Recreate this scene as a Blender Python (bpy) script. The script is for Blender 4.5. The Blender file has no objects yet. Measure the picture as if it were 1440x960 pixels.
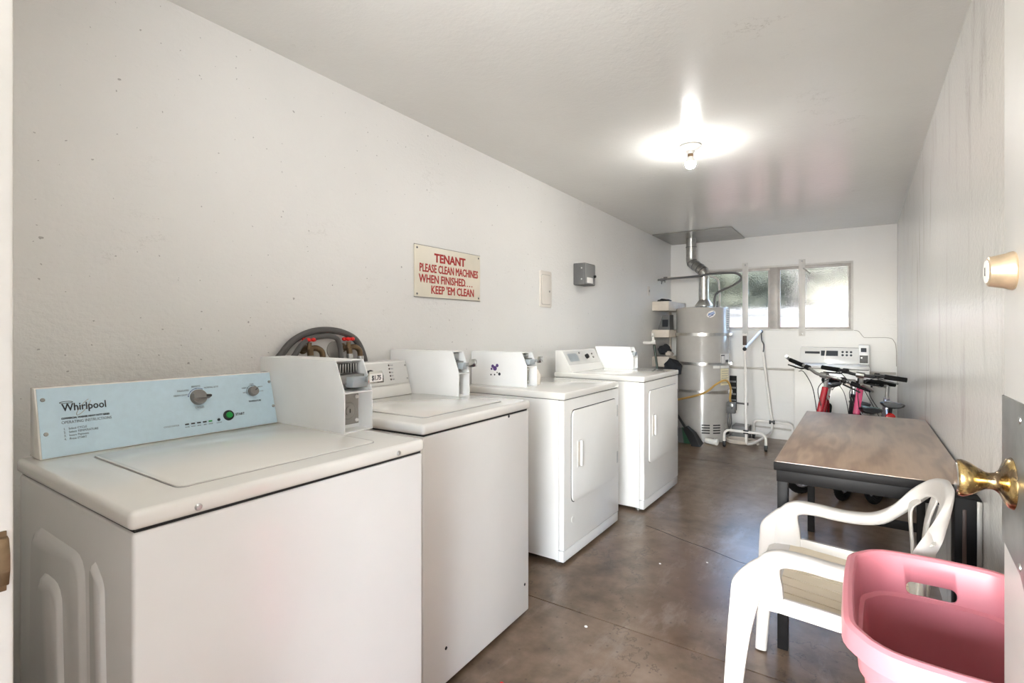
import bpy, bmesh, math, random
from mathutils import Vector, Matrix

random.seed(7)
SC = bpy.context.scene
COL = SC.collection
R = math.radians
PI = math.pi

# ------------------------------------------------------------------ camera
cam_d = bpy.data.cameras.new('camera')
cam_d.sensor_width = 36.0
cam_d.lens = 725.0 / 1440.0 * 36.0
cam_d.shift_y = -17.0 / 1440.0
cam_d.clip_start = 0.02
cam = bpy.data.objects.new('camera', cam_d)
COL.objects.link(cam)
cam.location = (0, 0, 1.22)
cam.rotation_euler = (R(90), 0, R(34.0))
SC.camera = cam

# ------------------------------------------------------------------ sky, sun, daylight, exposure
world = bpy.data.worlds.new('sky')
SC.world = world
world.use_nodes = True
wn = world.node_tree.nodes
wl = world.node_tree.links
wn.clear()
w_out = wn.new('ShaderNodeOutputWorld')
w_bg = wn.new('ShaderNodeBackground')
w_sky = wn.new('ShaderNodeTexSky')
w_sky.sky_type = 'NISHITA'
w_sky.sun_disc = False
w_sky.sun_elevation = R(50)
w_sky.sun_rotation = R(200)
w_sky.air_density = 1.0
w_sky.dust_density = 2.5
w_bg.inputs['Strength'].default_value = 2.4
wl.new(w_sky.outputs[0], w_bg.inputs[0])
wl.new(w_bg.outputs[0], w_out.inputs[0])

sun_d = bpy.data.lights.new('sun', 'SUN')
sun_d.energy = 1.5
sun_d.angle = R(0.6)
sun_d.color = (1.0, 0.95, 0.86)
sun = bpy.data.objects.new('sun', sun_d)
COL.objects.link(sun)
sun.location = (6, 3, 9)
sun.rotation_euler = (R(50), 0, R(89))

# daylight that comes in through the open doorway behind the photographer: the bright yard opposite
day_d = bpy.data.lights.new('yard_daylight', 'AREA')
day_d.shape = 'RECTANGLE'
day_d.size = 9.0
day_d.size_y = 3.2
day_d.energy = 1150.0
day_d.color = (0.96, 0.985, 1.0)
day = bpy.data.objects.new('yard_daylight', day_d)
COL.objects.link(day)
day.location = (0.4, -10.0, 1.65)
day.rotation_euler = (R(90), 0, 0)

# added fill lamp high in the doorway, lifts the near walls and first washer
fl_d = bpy.data.lights.new('doorway_fill', 'AREA')
fl_d.shape = 'RECTANGLE'
fl_d.size = 0.5
fl_d.size_y = 0.5
fl_d.energy = 11.5
fl_d.spread = R(125)
fl_d.color = (0.97, 0.985, 1.0)
fl = bpy.data.objects.new('doorway_fill', fl_d)
COL.objects.link(fl)
fl.location = (-0.46, -0.06, 1.86)
fl.rotation_euler = (R(122), 0, R(30))

SC.view_settings.view_transform = 'Standard'
SC.view_settings.look = 'None'
SC.view_settings.exposure = 1.21
SC.view_settings.gamma = 1.0
SC.view_settings.use_curve_mapping = False
SC.cycles.sample_clamp_indirect = 12.0
SC.cycles.max_bounces = 16
SC.cycles.diffuse_bounces = 10
BULB_WATTS = 5.5

# ------------------------------------------------------------------ helpers: materials
def lin(c):
    return tuple((v / 12.92 if v <= 0.04045 else ((v + 0.055) / 1.055) ** 2.4) for v in c)

def new_mat(name):
    m = bpy.data.materials.new(name)
    m.use_nodes = True
    nt = m.node_tree
    return m, nt, nt.nodes['Principled BSDF']

def texco(nt, scale=(1, 1, 1), kind='Object'):
    t = nt.nodes.new('ShaderNodeTexCoord')
    mp = nt.nodes.new('ShaderNodeMapping')
    mp.inputs['Scale'].default_value = scale
    nt.links.new(t.outputs[kind], mp.inputs[0])
    return mp.outputs[0]

def noise(nt, vec, scale, detail=4, rough=0.55):
    n = nt.nodes.new('ShaderNodeTexNoise')
    n.inputs['Scale'].default_value = scale
    n.inputs['Detail'].default_value = detail
    n.inputs['Roughness'].default_value = rough
    nt.links.new(vec, n.inputs['Vector'])
    return n.outputs[0]

def ramp(nt, fac, stops):
    r = nt.nodes.new('ShaderNodeValToRGB')
    el = r.color_ramp.elements
    while len(el) < len(stops):
        el.new(0.5)
    for e, (p, c) in zip(el, stops):
        e.position = p
        e.color = (c[0], c[1], c[2], 1) if not isinstance(c, (int, float)) else (c, c, c, 1)
    nt.links.new(fac, r.inputs[0])
    return r.outputs[0]

def mix(nt, fac, a, b, mode='MIX'):
    m = nt.nodes.new('ShaderNodeMix')
    m.data_type = 'RGBA'
    m.blend_type = mode
    for sock, v in ((m.inputs[0], fac), (m.inputs[6], a), (m.inputs[7], b)):
        if hasattr(v, 'is_output'):
            nt.links.new(v, sock)
        elif isinstance(v, (int, float)):
            sock.default_value = v
        else:
            sock.default_value = (v[0], v[1], v[2], 1)
    return m.outputs[2]

def bump(nt, bs, h, strength=0.2, dist=0.01):
    b = nt.nodes.new('ShaderNodeBump')
    b.inputs['Strength'].default_value = strength
    b.inputs['Distance'].default_value = dist
    nt.links.new(h, b.inputs['Height'])
    nt.links.new(b.outputs[0], bs.inputs['Normal'])

def plain(name, srgb, rough=0.5, metal=0.0, var=0.06, scale=14.0, bmp=0.0, coat=0.0, bscale=120.0):
    m, nt, bs = new_mat(name)
    c = lin(srgb)
    v = texco(nt)
    n = noise(nt, v, scale)
    dark = tuple(x * (1 - var) for x in c)
    light = tuple(min(1, x * (1 + var)) for x in c)
    nt.links.new(ramp(nt, n, [(0.3, dark), (0.7, light)]), bs.inputs['Base Color'])
    bs.inputs['Roughness'].default_value = rough
    bs.inputs['Metallic'].default_value = metal
    bs.inputs['Coat Weight'].default_value = coat
    bs.inputs['Coat Roughness'].default_value = 0.08
    if bmp:
        bump(nt, bs, noise(nt, v, bscale, 3), bmp, 0.002)
    return m

def wall_paint(name, srgb, rough, spec_dens=1.0, bmp=0.25, smear=0.0, brick=False, plane='yz'):
    m, nt, bs = new_mat(name)
    c = lin(srgb)
    v = texco(nt)
    big = noise(nt, v, 0.9, 5)
    col = ramp(nt, big, [(0.3, tuple(x * 0.95 for x in c)), (0.7, tuple(min(1, x * 1.03) for x in c))])
    # small chips and specks, sparse
    sx = nt.nodes.new('ShaderNodeSeparateXYZ'); nt.links.new(v, sx.inputs[0])
    cx = nt.nodes.new('ShaderNodeCombineXYZ')
    ax = {'x': 0, 'y': 1, 'z': 2}
    nt.links.new(sx.outputs[ax[plane[0]]], cx.inputs[0]); nt.links.new(sx.outputs[ax[plane[1]]], cx.inputs[1])
    jit = nt.nodes.new('ShaderNodeTexNoise'); jit.inputs['Scale'].default_value = 70.0
    nt.links.new(v, jit.inputs['Vector'])
    warp = mix(nt, 0.014, cx.outputs[0], jit.outputs[1], 'ADD')
    for scl, gain, strength in ((16.0, 0.10, 0.50), (5.0, 0.055, 0.55)):
        vo = nt.nodes.new('ShaderNodeTexVoronoi')
        vo.voronoi_dimensions = '2D'
        vo.inputs['Scale'].default_value = scl
        nt.links.new(warp, vo.inputs['Vector'])
        sep = nt.nodes.new('ShaderNodeSeparateColor')
        nt.links.new(vo.outputs['Color'], sep.inputs[0])
        size = nt.nodes.new('ShaderNodeMath'); size.operation = 'MULTIPLY_ADD'
        nt.links.new(sep.outputs[0], size.inputs[0]); size.inputs[1].default_value = gain; size.inputs[2].default_value = -gain * (1 - 0.45 * spec_dens)
        lt = nt.nodes.new('ShaderNodeMath'); lt.operation = 'LESS_THAN'
        nt.links.new(vo.outputs['Distance'], lt.inputs[0]); nt.links.new(size.outputs[0], lt.inputs[1])
        sf = nt.nodes.new('ShaderNodeMath'); sf.operation = 'MULTIPLY'
        nt.links.new(lt.outputs[0], sf.inputs[0]); sf.inputs[1].default_value = strength
        col = mix(nt, sf.outputs[0], col, lin((0.42, 0.39, 0.36)))
    # hairline scratches: stretched thin noise bands, masked
    v2 = texco(nt, (1.0, 1.6, 4.5))
    s1 = noise(nt, v2, 2.6, 6, 0.7)
    line = ramp(nt, s1, [(0.495, 0.0), (0.5, 1.0), (0.505, 0.0)])
    msk = ramp(nt, noise(nt, v, 2.1, 3), [(0.58, 0.0), (0.68, 1.0)])
    lf = nt.nodes.new('ShaderNodeMath'); lf.operation = 'MULTIPLY'
    nt.links.new(line, lf.inputs[0]); nt.links.new(msk, lf.inputs[1])
    lf2 = nt.nodes.new('ShaderNodeMath'); lf2.operation = 'MULTIPLY'
    nt.links.new(lf.outputs[0], lf2.inputs[0]); lf2.inputs[1].default_value = 0.40
    col = mix(nt, lf2.outputs[0], col, lin((0.50, 0.47, 0.43)))
    if smear:
        v3 = texco(nt, (1.0, 5.0, 1.0))
        sm = ramp(nt, noise(nt, v3, 1.6, 5, 0.65), [(0.55, 0.0), (0.72, smear)])
        col = mix(nt, sm, col, lin((0.62, 0.60, 0.56)))
    nt.links.new(col, bs.inputs['Base Color'])
    bs.inputs['Roughness'].default_value = rough
    hgt = mix(nt, 0.6, noise(nt, v, 85.0, 4), noise(nt, texco(nt, (1, 1, 2.2)), 26.0, 4))
    if brick:
        bt = nt.nodes.new('ShaderNodeTexBrick')
        bt.inputs['Scale'].default_value = 1.0
        bt.inputs['Mortar Size'].default_value = 0.008
        bt.inputs['Brick Width'].default_value = 0.40
        bt.inputs['Row Height'].default_value = 0.20
        mp = nt.nodes.new('ShaderNodeMapping'); mp.inputs['Rotation'].default_value = (R(90), 0, 0)
        nt.links.new(texco(nt), mp.inputs[0]); nt.links.new(mp.outputs[0], bt.inputs['Vector'])
        hgt = mix(nt, 0.5, hgt, bt.outputs['Fac'])
    bump(nt, bs, hgt, bmp, 0.006)
    return m

def concrete():
    m, nt, bs = new_mat('stained concrete')
    v = texco(nt)
    a = noise(nt, v, 1.3, 7, 0.62)
    b = noise(nt, v, 9.0, 6, 0.6)
    f = mix(nt, 0.40, a, b)
    col = ramp(nt, f, [(0.33, lin((0.27, 0.21, 0.16))), (0.45, lin((0.42, 0.345, 0.275))), (0.55, lin((0.51, 0.43, 0.36))), (0.68, lin((0.60, 0.52, 0.455)))])
    # rusty brown patches close to the machines
    rust = ramp(nt, noise(nt, v, 0.8, 4), [(0.53, 0.0), (0.62, 0.6)])
    col = mix(nt, rust, col, lin((0.37, 0.26, 0.17)))
    ck = ramp(nt, noise(nt, texco(nt, (1.0, 0.8, 1.0)), 1.1, 9, 0.62), [(0.496, 0.0), (0.5, 0.6), (0.504, 0.0)])
    col = mix(nt, ck, col, lin((0.22, 0.18, 0.15)))
    # worn pale scuffs
    pale = ramp(nt, noise(nt, texco(nt, (3.0, 1.0, 1.0)), 2.4, 8, 0.7), [(0.55, 0.0), (0.70, 0.5)])
    col = mix(nt, pale, col, lin((0.62, 0.57, 0.53)))
    # dark specks of grit
    vo = nt.nodes.new('ShaderNodeTexVoronoi'); vo.voronoi_dimensions = '2D'; vo.inputs['Scale'].default_value = 9.0
    nt.links.new(v, vo.inputs['Vector'])
    sp = ramp(nt, vo.outputs['Distance'], [(0.03, 0.5), (0.05, 0.0)])
    col = mix(nt, sp, col, lin((0.2, 0.16, 0.13)))
    nt.links.new(col, bs.inputs['Base Color'])
    bs.inputs['Roughness'].default_value = 0.285
    bump(nt, bs, b, 0.10, 0.004)
    return m

def wood_laminate():
    m, nt, bs = new_mat('walnut laminate')
    v = texco(nt, (1.0, 1.0, 1.0))
    w = noise(nt, texco(nt, (3.0, 0.55, 1.0)), 2.2, 3, 0.5)
    mul = nt.nodes.new('ShaderNodeMath'); mul.operation = 'MULTIPLY'; mul.inputs[1].default_value = 34.0
    nt.links.new(w, mul.inputs[0])
    sn = nt.nodes.new('ShaderNodeMath'); sn.operation = 'SINE'
    nt.links.new(mul.outputs[0], sn.inputs[0])
    ma = nt.nodes.new('ShaderNodeMath'); ma.operation = 'MULTIPLY_ADD'; ma.inputs[1].default_value = 0.5; ma.inputs[2].default_value = 0.5
    nt.links.new(sn.outputs[0], ma.inputs[0])
    fine = noise(nt, texco(nt, (60.0, 3.0, 1.0)), 2.0, 4)
    f = mix(nt, 0.45, ma.outputs[0], fine)
    col = ramp(nt, f, [(0.1, lin((0.46, 0.37, 0.30))), (0.5, lin((0.56, 0.465, 0.385))), (0.9, lin((0.64, 0.545, 0.455)))])
    nt.links.new(col, bs.inputs['Base Color'])
    bs.inputs['Roughness'].default_value = 0.285
    bs.inputs['IOR'].default_value = 2.1
    return m

def worn_brass():
    m, nt, bs = new_mat('worn brass')
    v = texco(nt)
    f = ramp(nt, noise(nt, v, 38.0, 5, 0.6), [(0.47, 0.0), (0.56, 1.0)])
    nt.links.new(mix(nt, f, lin((0.80, 0.69, 0.47)), lin((0.50, 0.43, 0.34))), bs.inputs['Base Color'])
    bs.inputs['Metallic'].default_value = 1.0
    nt.links.new(ramp(nt, noise(nt, v, 60.0, 3), [(0.3, 0.14), (0.7, 0.34)]), bs.inputs['Roughness'])
    return m

def obscure_glass():
    m, nt, bs = new_mat('pebbled glass')
    bs.inputs['Base Color'].default_value = (0.86, 0.88, 0.86, 1)
    bs.inputs['Transmission Weight'].default_value = 1.0
    bs.inputs['Roughness'].default_value = 0.09
    bs.inputs['IOR'].default_value = 1.35
    v = texco(nt)
    vo = nt.nodes.new('ShaderNodeTexVoronoi'); vo.feature = 'SMOOTH_F1'
    vo.inputs['Scale'].default_value = 95.0
    nt.links.new(v, vo.inputs['Vector'])
    bump(nt, bs, vo.outputs['Distance'], 0.17, 0.004)
    return m

def foliage_mat(name, a, b):
    m, nt, bs = new_mat(name)
    n = noise(nt, texco(nt), 3.0, 6, 0.7)
    nt.links.new(ramp(nt, n, [(0.35, lin(a)), (0.65, lin(b))]), bs.inputs['Base Color'])
    bs.inputs['Roughness'].default_value = 0.9
    bs.inputs['Specular IOR Level'].default_value = 0.0
    return m

M = {}
M['wall_left'] = wall_paint('cream painted plaster', (0.875, 0.868, 0.852), 0.42, 0.95, 0.62)
M['wall_right'] = wall_paint('glossy cream paint', (0.865, 0.857, 0.838), 0.20, 0.5, 0.34, smear=0.42)
M['wall_back'] = wall_paint('cream painted block', (0.875, 0.868, 0.855), 0.40, 0.4, 0.22, brick=True, plane='xz')
M['ceiling'] = wall_paint('glossy ceiling paint', (0.875, 0.870, 0.852), 0.20, 0.1, 0.30, plane='xy')
M['floor'] = concrete()
M['door'] = plain('door paint', (0.86, 0.85, 0.835), 0.35, var=0.02, bmp=0.05)
M['jamb'] = plain('jamb paint', (0.80, 0.785, 0.76), 0.4, var=0.04, bmp=0.2, bscale=40)
M['enamel'] = plain('white enamel', (0.885, 0.88, 0.87), 0.22, var=0.015, scale=5, coat=0.3)
M['enamel_cream'] = plain('cream enamel', (0.885, 0.875, 0.85), 0.10, var=0.02, scale=5, coat=0.3)
M['enamel_warm'] = plain('warm white enamel', (0.885, 0.877, 0.86), 0.28, var=0.02, scale=4, coat=0.2)
M['coin_white'] = plain('white powder coat', (0.93, 0.93, 0.925), 0.35, var=0.015)
M['seam'] = plain('dark gap', (0.12, 0.115, 0.11), 0.8)
M['blue'] = plain('pale blue fascia', (0.765, 0.855, 0.905), 0.32, var=0.03, scale=60)
M['grey_fascia'] = plain('pale grey fascia', (0.83, 0.825, 0.81), 0.25, var=0.03)
M['ink'] = plain('dark print', (0.17, 0.19, 0.22), 0.6)
M['ink_grey'] = plain('grey print', (0.40, 0.44, 0.47), 0.6)
M['ink_red'] = plain('red print', (0.66, 0.14, 0.11), 0.55, var=0.12, scale=120)
M['ink_blue'] = plain('blue print', (0.22, 0.27, 0.52), 0.6)
M['swoosh'] = plain('bronze print', (0.62, 0.56, 0.46), 0.5)
M['knob_grey'] = plain('grey knob plastic', (0.52, 0.51, 0.50), 0.4)
M['black'] = plain('black plastic', (0.06, 0.06, 0.065), 0.45)
M['black_gloss'] = plain('black steel paint', (0.06, 0.055, 0.055), 0.5)
M['rubber'] = plain('black rubber', (0.075, 0.075, 0.078), 0.75, bmp=0.2)
M['green_button'] = plain('green button', (0.13, 0.62, 0.28), 0.3)
M['green_dark'] = plain('dark green plastic', (0.08, 0.17, 0.09), 0.4)
M['steel'] = plain('steel', (0.72, 0.72, 0.71), 0.28, metal=1.0, var=0.08)
M['chrome'] = plain('chrome', (0.86, 0.86, 0.85), 0.12, metal=1.0, var=0.04)
M['galv'] = plain('galvanised sheet', (0.76, 0.755, 0.74), 0.30, metal=0.9, var=0.12, scale=30)
M['sheet'] = plain('bare sheet metal', (0.58, 0.575, 0.56), 0.32, metal=0.8, var=0.12, scale=6)
M['dull_plate'] = plain('dull steel plate', (0.60, 0.60, 0.59), 0.32, metal=0.85, var=0.22, scale=16)
M['lock_plate'] = plain('grey lock plate', (0.60, 0.585, 0.56), 0.45, metal=0.3)
M['slide'] = plain('blue grey slide', (0.70, 0.73, 0.745), 0.35, metal=0.3)
M['brass'] = worn_brass()
M['brass_old'] = plain('tarnished brass', (0.45, 0.37, 0.28), 0.4, metal=0.8, var=0.25, scale=40)
M['satin'] = plain('worn satin bronze', (0.77, 0.69, 0.58), 0.3, metal=0.7, var=0.18, scale=45)
M['red_plastic'] = plain('red plastic', (0.83, 0.10, 0.07), 0.35)
M['hose'] = plain('grey rubber hose', (0.33, 0.32, 0.31), 0.6, bmp=0.2)
M['sign'] = plain('aged sign enamel', (0.865, 0.835, 0.765), 0.4, var=0.05, scale=6)
M['box_grey'] = plain('dark grey box', (0.36, 0.36, 0.36), 0.5)
M['box_side'] = plain('grey box side', (0.50, 0.50, 0.495), 0.4)
M['heater'] = plain('grey heater enamel', (0.665, 0.65, 0.63), 0.26, var=0.03, coat=0.3)
M['white_label'] = plain('white label', (0.90, 0.89, 0.87), 0.5)
M['yellow_label'] = plain('pale yellow label', (0.86, 0.82, 0.68), 0.5)
M['blue_label'] = plain('blue sticker', (0.25, 0.48, 0.74), 0.4)
M['gas_hose'] = plain('yellow coated hose', (0.70, 0.56, 0.30), 0.45)
M['pipe_paint'] = plain('painted pipe', (0.76, 0.74, 0.71), 0.4)
M['rack_white'] = plain('white rack tube', (0.90, 0.885, 0.865), 0.3)
M['wood_trim'] = plain('pale shelf wood', (0.80, 0.76, 0.71), 0.5, var=0.08)
M['dark_cloth'] = plain('dark cloth', (0.14, 0.15, 0.17), 0.9, bmp=0.3, bscale=40)
M['pale_cloth'] = plain('pale cloth', (0.72, 0.68, 0.64), 0.9, bmp=0.3, bscale=40)
M['silver_bag'] = plain('silver grey vinyl', (0.36, 0.36, 0.36), 0.35)
M['laminate'] = wood_laminate()
M['table_steel'] = plain('black table steel', (0.085, 0.08, 0.08), 0.5, var=0.2, scale=25)
M['brown_board'] = plain('brown board', (0.24, 0.16, 0.12), 0.5)
M['chair'] = plain('white moulded plastic', (0.755, 0.735, 0.71), 0.32, var=0.03, scale=7)
M['chair_seat'] = plain('yellowed seat plastic', (0.84, 0.785, 0.69), 0.36, var=0.05, scale=9)
M['pink'] = plain('pink plastic', (0.755, 0.46, 0.49), 0.36, var=0.02, scale=6)
M['bike_red'] = plain('red bicycle paint', (0.62, 0.11, 0.16), 0.25, coat=0.5)
M['bike_pink'] = plain('pink bicycle paint', (0.80, 0.30, 0.46), 0.25, coat=0.5)
M['bike_dark'] = plain('dark bicycle paint', (0.13, 0.12, 0.14), 0.25, coat=0.5)
M['bike_silver'] = plain('silver bicycle paint', (0.70, 0.68, 0.70), 0.25, metal=0.5)
M['teal'] = plain('teal saddle top', (0.42, 0.55, 0.56), 0.4)
M['saddle_grey'] = plain('grey saddle top', (0.55, 0.55, 0.56), 0.35)
M['reflector'] = plain('red reflector', (0.85, 0.06, 0.06), 0.15, coat=0.5)
M['glass'] = obscure_glass()
M['frame'] = plain('window frame paint', (0.82, 0.81, 0.79), 0.4)
M['frame_grey'] = plain('grey frame finish', (0.70, 0.68, 0.66), 0.4, var=0.12)  # a tone darker than the frame, for mullion and sashes
M['stucco'] = plain('white stucco', (0.42, 0.415, 0.41), 0.8, bmp=0.3)
M['fence'] = plain('pinkish fence boards', (0.30, 0.23, 0.225), 0.8, var=0.12)
M['soil'] = plain('dry ground', (0.35, 0.32, 0.28), 0.9, var=0.15, scale=2)
M['hill'] = foliage_mat('hillside scrub', (0.13, 0.133, 0.125), (0.24, 0.237, 0.22))
M['leaf'] = foliage_mat('shrub leaves', (0.11, 0.12, 0.105), (0.20, 0.205, 0.175))
M['leaf_y'] = foliage_mat('yellowing leaves', (0.22, 0.22, 0.15), (0.36, 0.345, 0.24))
M['ceramic'] = plain('white porcelain', (0.90, 0.89, 0.87), 0.25)
M['cover_paint'] = plain('painted cover', (0.845, 0.82, 0.785), 0.4, var=0.03)

for k_ in ('table_steel', 'black_gloss', 'rubber'):
    M[k_].node_tree.nodes['Principled BSDF'].inputs['Specular IOR Level'].default_value = 0.15
mb_, nt_, bs_ = new_mat('lit bulb')
bs_.inputs['Base Color'].default_value = (1, 1, 1, 1)
bs_.inputs['Emission Color'].default_value = (1.0, 0.985, 0.965, 1)
BULB_AREA = 2 * PI * 0.03 ** 2
bs_.inputs['Emission Strength'].default_value = BULB_WATTS / (PI * BULB_AREA)
M['bulb'] = mb_

# ------------------------------------------------------------------ helpers: objects
MAT = {}          # world matrix of each thing and part

def T(o, label=None, cat=None, group=None, kind=None):
    if label: o['label'] = label
    if cat: o['category'] = cat
    if group: o['group'] = group
    if kind: o['kind'] = kind
    return o

def thing(name, label, cat, loc=(0, 0, 0), rot=(0, 0, 0), group=None):
    o = bpy.data.objects.new(name, None)
    COL.objects.link(o)
    o.empty_display_size = 0.05
    o.location = loc
    o.rotation_euler = rot
    MAT[o.name] = Matrix.LocRotScale(Vector(loc), __import__('mathutils').Euler(rot), None)
    return T(o, label, cat, group)


class MB:
    def __init__(self):
        self.bm = bmesh.new()
    def _add(self, t):
        me = bpy.data.meshes.new('tmp')
        t.to_mesh(me); t.free()
        self.bm.from_mesh(me)
        bpy.data.meshes.remove(me)
        return self
    def box(self, x0, x1, y0, y1, z0, z1, bev=0.0, seg=2, mat=None):
        t = bmesh.new()
        bmesh.ops.create_cube(t, size=1.0)
        bmesh.ops.scale(t, vec=(abs(x1 - x0), abs(y1 - y0), abs(z1 - z0)), verts=t.verts)
        bmesh.ops.translate(t, vec=((x0 + x1) / 2, (y0 + y1) / 2, (z0 + z1) / 2), verts=t.verts)
        if bev:
            bmesh.ops.bevel(t, geom=t.edges[:], offset=bev, segments=seg, affect='EDGES', profile=0.5)
        if mat: bmesh.ops.transform(t, matrix=mat, verts=t.verts)
        return self._add(t)
    def prism(self, pts, axis, a, b, bev=0.0, seg=2, mat=None):
        """polygon pts in the plane across axis ('x': (y,z), 'y': (x,z), 'z': (x,y)), extruded from a to b"""
        t = bmesh.new()
        def V(p, c):
            return {'x': (c, p[0], p[1]), 'y': (p[0], c, p[1]), 'z': (p[0], p[1], c)}[axis]
        va = [t.verts.new(V(p, a)) for p in pts]
        vb = [t.verts.new(V(p, b)) for p in pts]
        n = len(pts)
        t.faces.new(va); t.faces.new(vb[::-1])
        for i in range(n):
            t.faces.new((va[i], vb[i], vb[(i + 1) % n], va[(i + 1) % n]))
        bmesh.ops.recalc_face_normals(t, faces=t.faces[:])
        if bev:
            bmesh.ops.bevel(t, geom=t.edges[:], offset=bev, segments=seg, affect='EDGES', profile=0.5)
        if mat: bmesh.ops.transform(t, matrix=mat, verts=t.verts)
        return self._add(t)
    def loft(self, rings, closed=True, caps=True, loop=False):
        t = bmesh.new()
        vs = [[t.verts.new(p) for p in r] for r in rings]
        n = len(rings[0])
        m = len(rings)
        for i in range(m if loop else m - 1):
            A, B = vs[i], vs[(i + 1) % m]
            for j in range(n if closed else n - 1):
                k = (j + 1) % n
                try: t.faces.new((A[j], A[k], B[k], B[j]))
                except ValueError: pass
        if caps and not loop and closed:
            t.faces.new(vs[0][::-1]); t.faces.new(vs[-1])
        bmesh.ops.recalc_face_normals(t, faces=t.faces[:])
        return self._add(t)
    def tube(self, path, r, n=10, loop=False, rz=None):
        P = [Vector(p) for p in path]
        m = len(P)
        rings = []
        up = None
        for i in range(m):
            if loop: d = P[(i + 1) % m] - P[i - 1]
            else: d = P[min(i + 1, m - 1)] - P[max(i - 1, 0)]
            d.normalize()
            if up is None:
                up = Vector((0, 0, 1)) if abs(d.z) < 0.9 else Vector((1, 0, 0))
            s = d.cross(up)
            if s.length < 1e-5: s = d.cross(Vector((0, 1, 0)))
            s.normalize()
            u = s.cross(d); u.normalize(); up = u
            rr = r[i] if isinstance(r, (list, tuple)) else r
            rings.append([P[i] + s * (rr * math.cos(2 * PI * j / n)) + u * (rr * math.sin(2 * PI * j / n)) for j in range(n)])
        return self.loft(rings, loop=loop)
    def lathe(self, prof, o=(0, 0, 0), axis=(0, 0, 1), n=24):
        """prof: list of (radius, height along axis)"""
        a = Vector(axis).normalized()
        s = a.orthogonal().normalized(); u = a.cross(s)
        o = Vector(o)
        rings = []
        for rad, hh in prof:
            rad = max(rad, 1e-5)
            rings.append([o + a * hh + s * (rad * math.cos(2 * PI * j / n)) + u * (rad * math.sin(2 * PI * j / n)) for j in range(n)])
        return self.loft(rings)
    def ball(self, c, r, sc=(1, 1, 1), n=16):
        t = bmesh.new()
        bmesh.ops.create_uvsphere(t, u_segments=n, v_segments=max(6, n // 2), radius=r)
        bmesh.ops.scale(t, vec=sc, verts=t.verts)
        bmesh.ops.translate(t, vec=c, verts=t.verts)
        return self._add(t)
    def pieces(self, name, mat, parent, **k):
        """every separate piece becomes a part of its own"""
        bm = self.bm
        bm.verts.index_update()
        seen, out = set(), []
        for v0 in bm.verts:
            if v0.index in seen: continue
            stack, isl = [v0], []
            seen.add(v0.index)
            while stack:
                v = stack.pop(); isl.append(v)
                for e in v.link_edges:
                    w = e.other_vert(v)
                    if w.index not in seen:
                        seen.add(w.index); stack.append(w)
            m = MB()
            mp = {v.index: m.bm.verts.new(v.co) for v in isl}
            for f in {f for v in isl for f in v.link_faces}:
                m.bm.faces.new([mp[v.index] for v in f.verts])
            out.append(m.build(name, mat, parent, **k))
        bm.free()
        return out
    def build(self, name, mat, parent=None, local=False, smooth=True, ang=35, label=None):
        bm = self.bm
        if parent is not None:
            if not local:
                bmesh.ops.transform(bm, matrix=MAT[parent.name].inverted(), verts=bm.verts)
            loc = (0, 0, 0)
        else:
            xs = [v.co.x for v in bm.verts]; ys = [v.co.y for v in bm.verts]; zs = [v.co.z for v in bm.verts]
            loc = ((min(xs) + max(xs)) / 2, (min(ys) + max(ys)) / 2, min(zs))
            bmesh.ops.translate(bm, vec=(-loc[0], -loc[1], -loc[2]), verts=bm.verts)
        me = bpy.data.meshes.new(name)
        bm.to_mesh(me); bm.free()
        me.materials.append(mat)
        if smooth:
            for p in me.polygons: p.use_smooth = True
            me.set_sharp_from_angle(angle=R(ang))
        o = bpy.data.objects.new(name, me)
        COL.objects.link(o)
        o.location = loc
        if parent is not None:
            o.parent = parent
            MAT[o.name] = MAT[parent.name]
        else:
            MAT[o.name] = Matrix.Translation(loc)
        if label: o['label'] = label
        return o

def struct(name, mb, mat, **k):
    o = mb.build(name, mat, **k)
    o['kind'] = 'structure'
    return o

def text(name, s, size, mat, parent, org, right, up, align='LEFT', xs=1.0, bold=0.0, local=True, thick=0.0004):
    cu = bpy.data.curves.new('txt', 'FONT')
    cu.body = s
    cu.size = size
    cu.align_x = align
    cu.extrude = thick / 2
    cu.bevel_depth = bold
    cu.bevel_resolution = 0
    cu.resolution_u = 2
    ob = bpy.data.objects.new('txt', cu)
    me = bpy.data.meshes.new_from_object(ob)
    bpy.data.objects.remove(ob)
    r = Vector(right).normalized(); u = Vector(up).normalized(); nrm = r.cross(u)
    mt = Matrix((( r.x * xs, u.x, nrm.x, org[0]), (r.y * xs, u.y, nrm.y, org[1]), (r.z * xs, u.z, nrm.z, org[2]), (0, 0, 0, 1)))
    me.transform(mt)
    if not local:
        me.transform(MAT[parent.name].inverted())
    me.materials.clear(); me.materials.append(mat)
    o = bpy.data.objects.new(name, me)
    me.name = name
    COL.objects.link(o)
    o.parent = parent
    MAT[o.name] = MAT[parent.name]
    return o

def arc(c, r, a0, a1, n, plane='xz', k=0.0):
    out = []
    for i in range(n + 1):
        a = R(a0 + (a1 - a0) * i / n)
        p, q = r * math.cos(a), r * math.sin(a)
        out.append({'xz': (c[0] + p, c[1], c[2] + q), 'yz': (c[0], c[1] + p, c[2] + q), 'xy': (c[0] + p, c[1] + q, c[2])}[plane])
    return out

def rrect(x0, x1, y0, y1, r, n=5):
    pts = []
    for cx, cy, a0 in ((x1 - r, y1 - r, 0), (x0 + r, y1 - r, 90), (x0 + r, y0 + r, 180), (x1 - r, y0 + r, 270)):
        for i in range(n + 1):
            a = R(a0 + 90 * i / n)
            pts.append((cx + r * math.cos(a), cy + r * math.sin(a)))
    return pts

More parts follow.
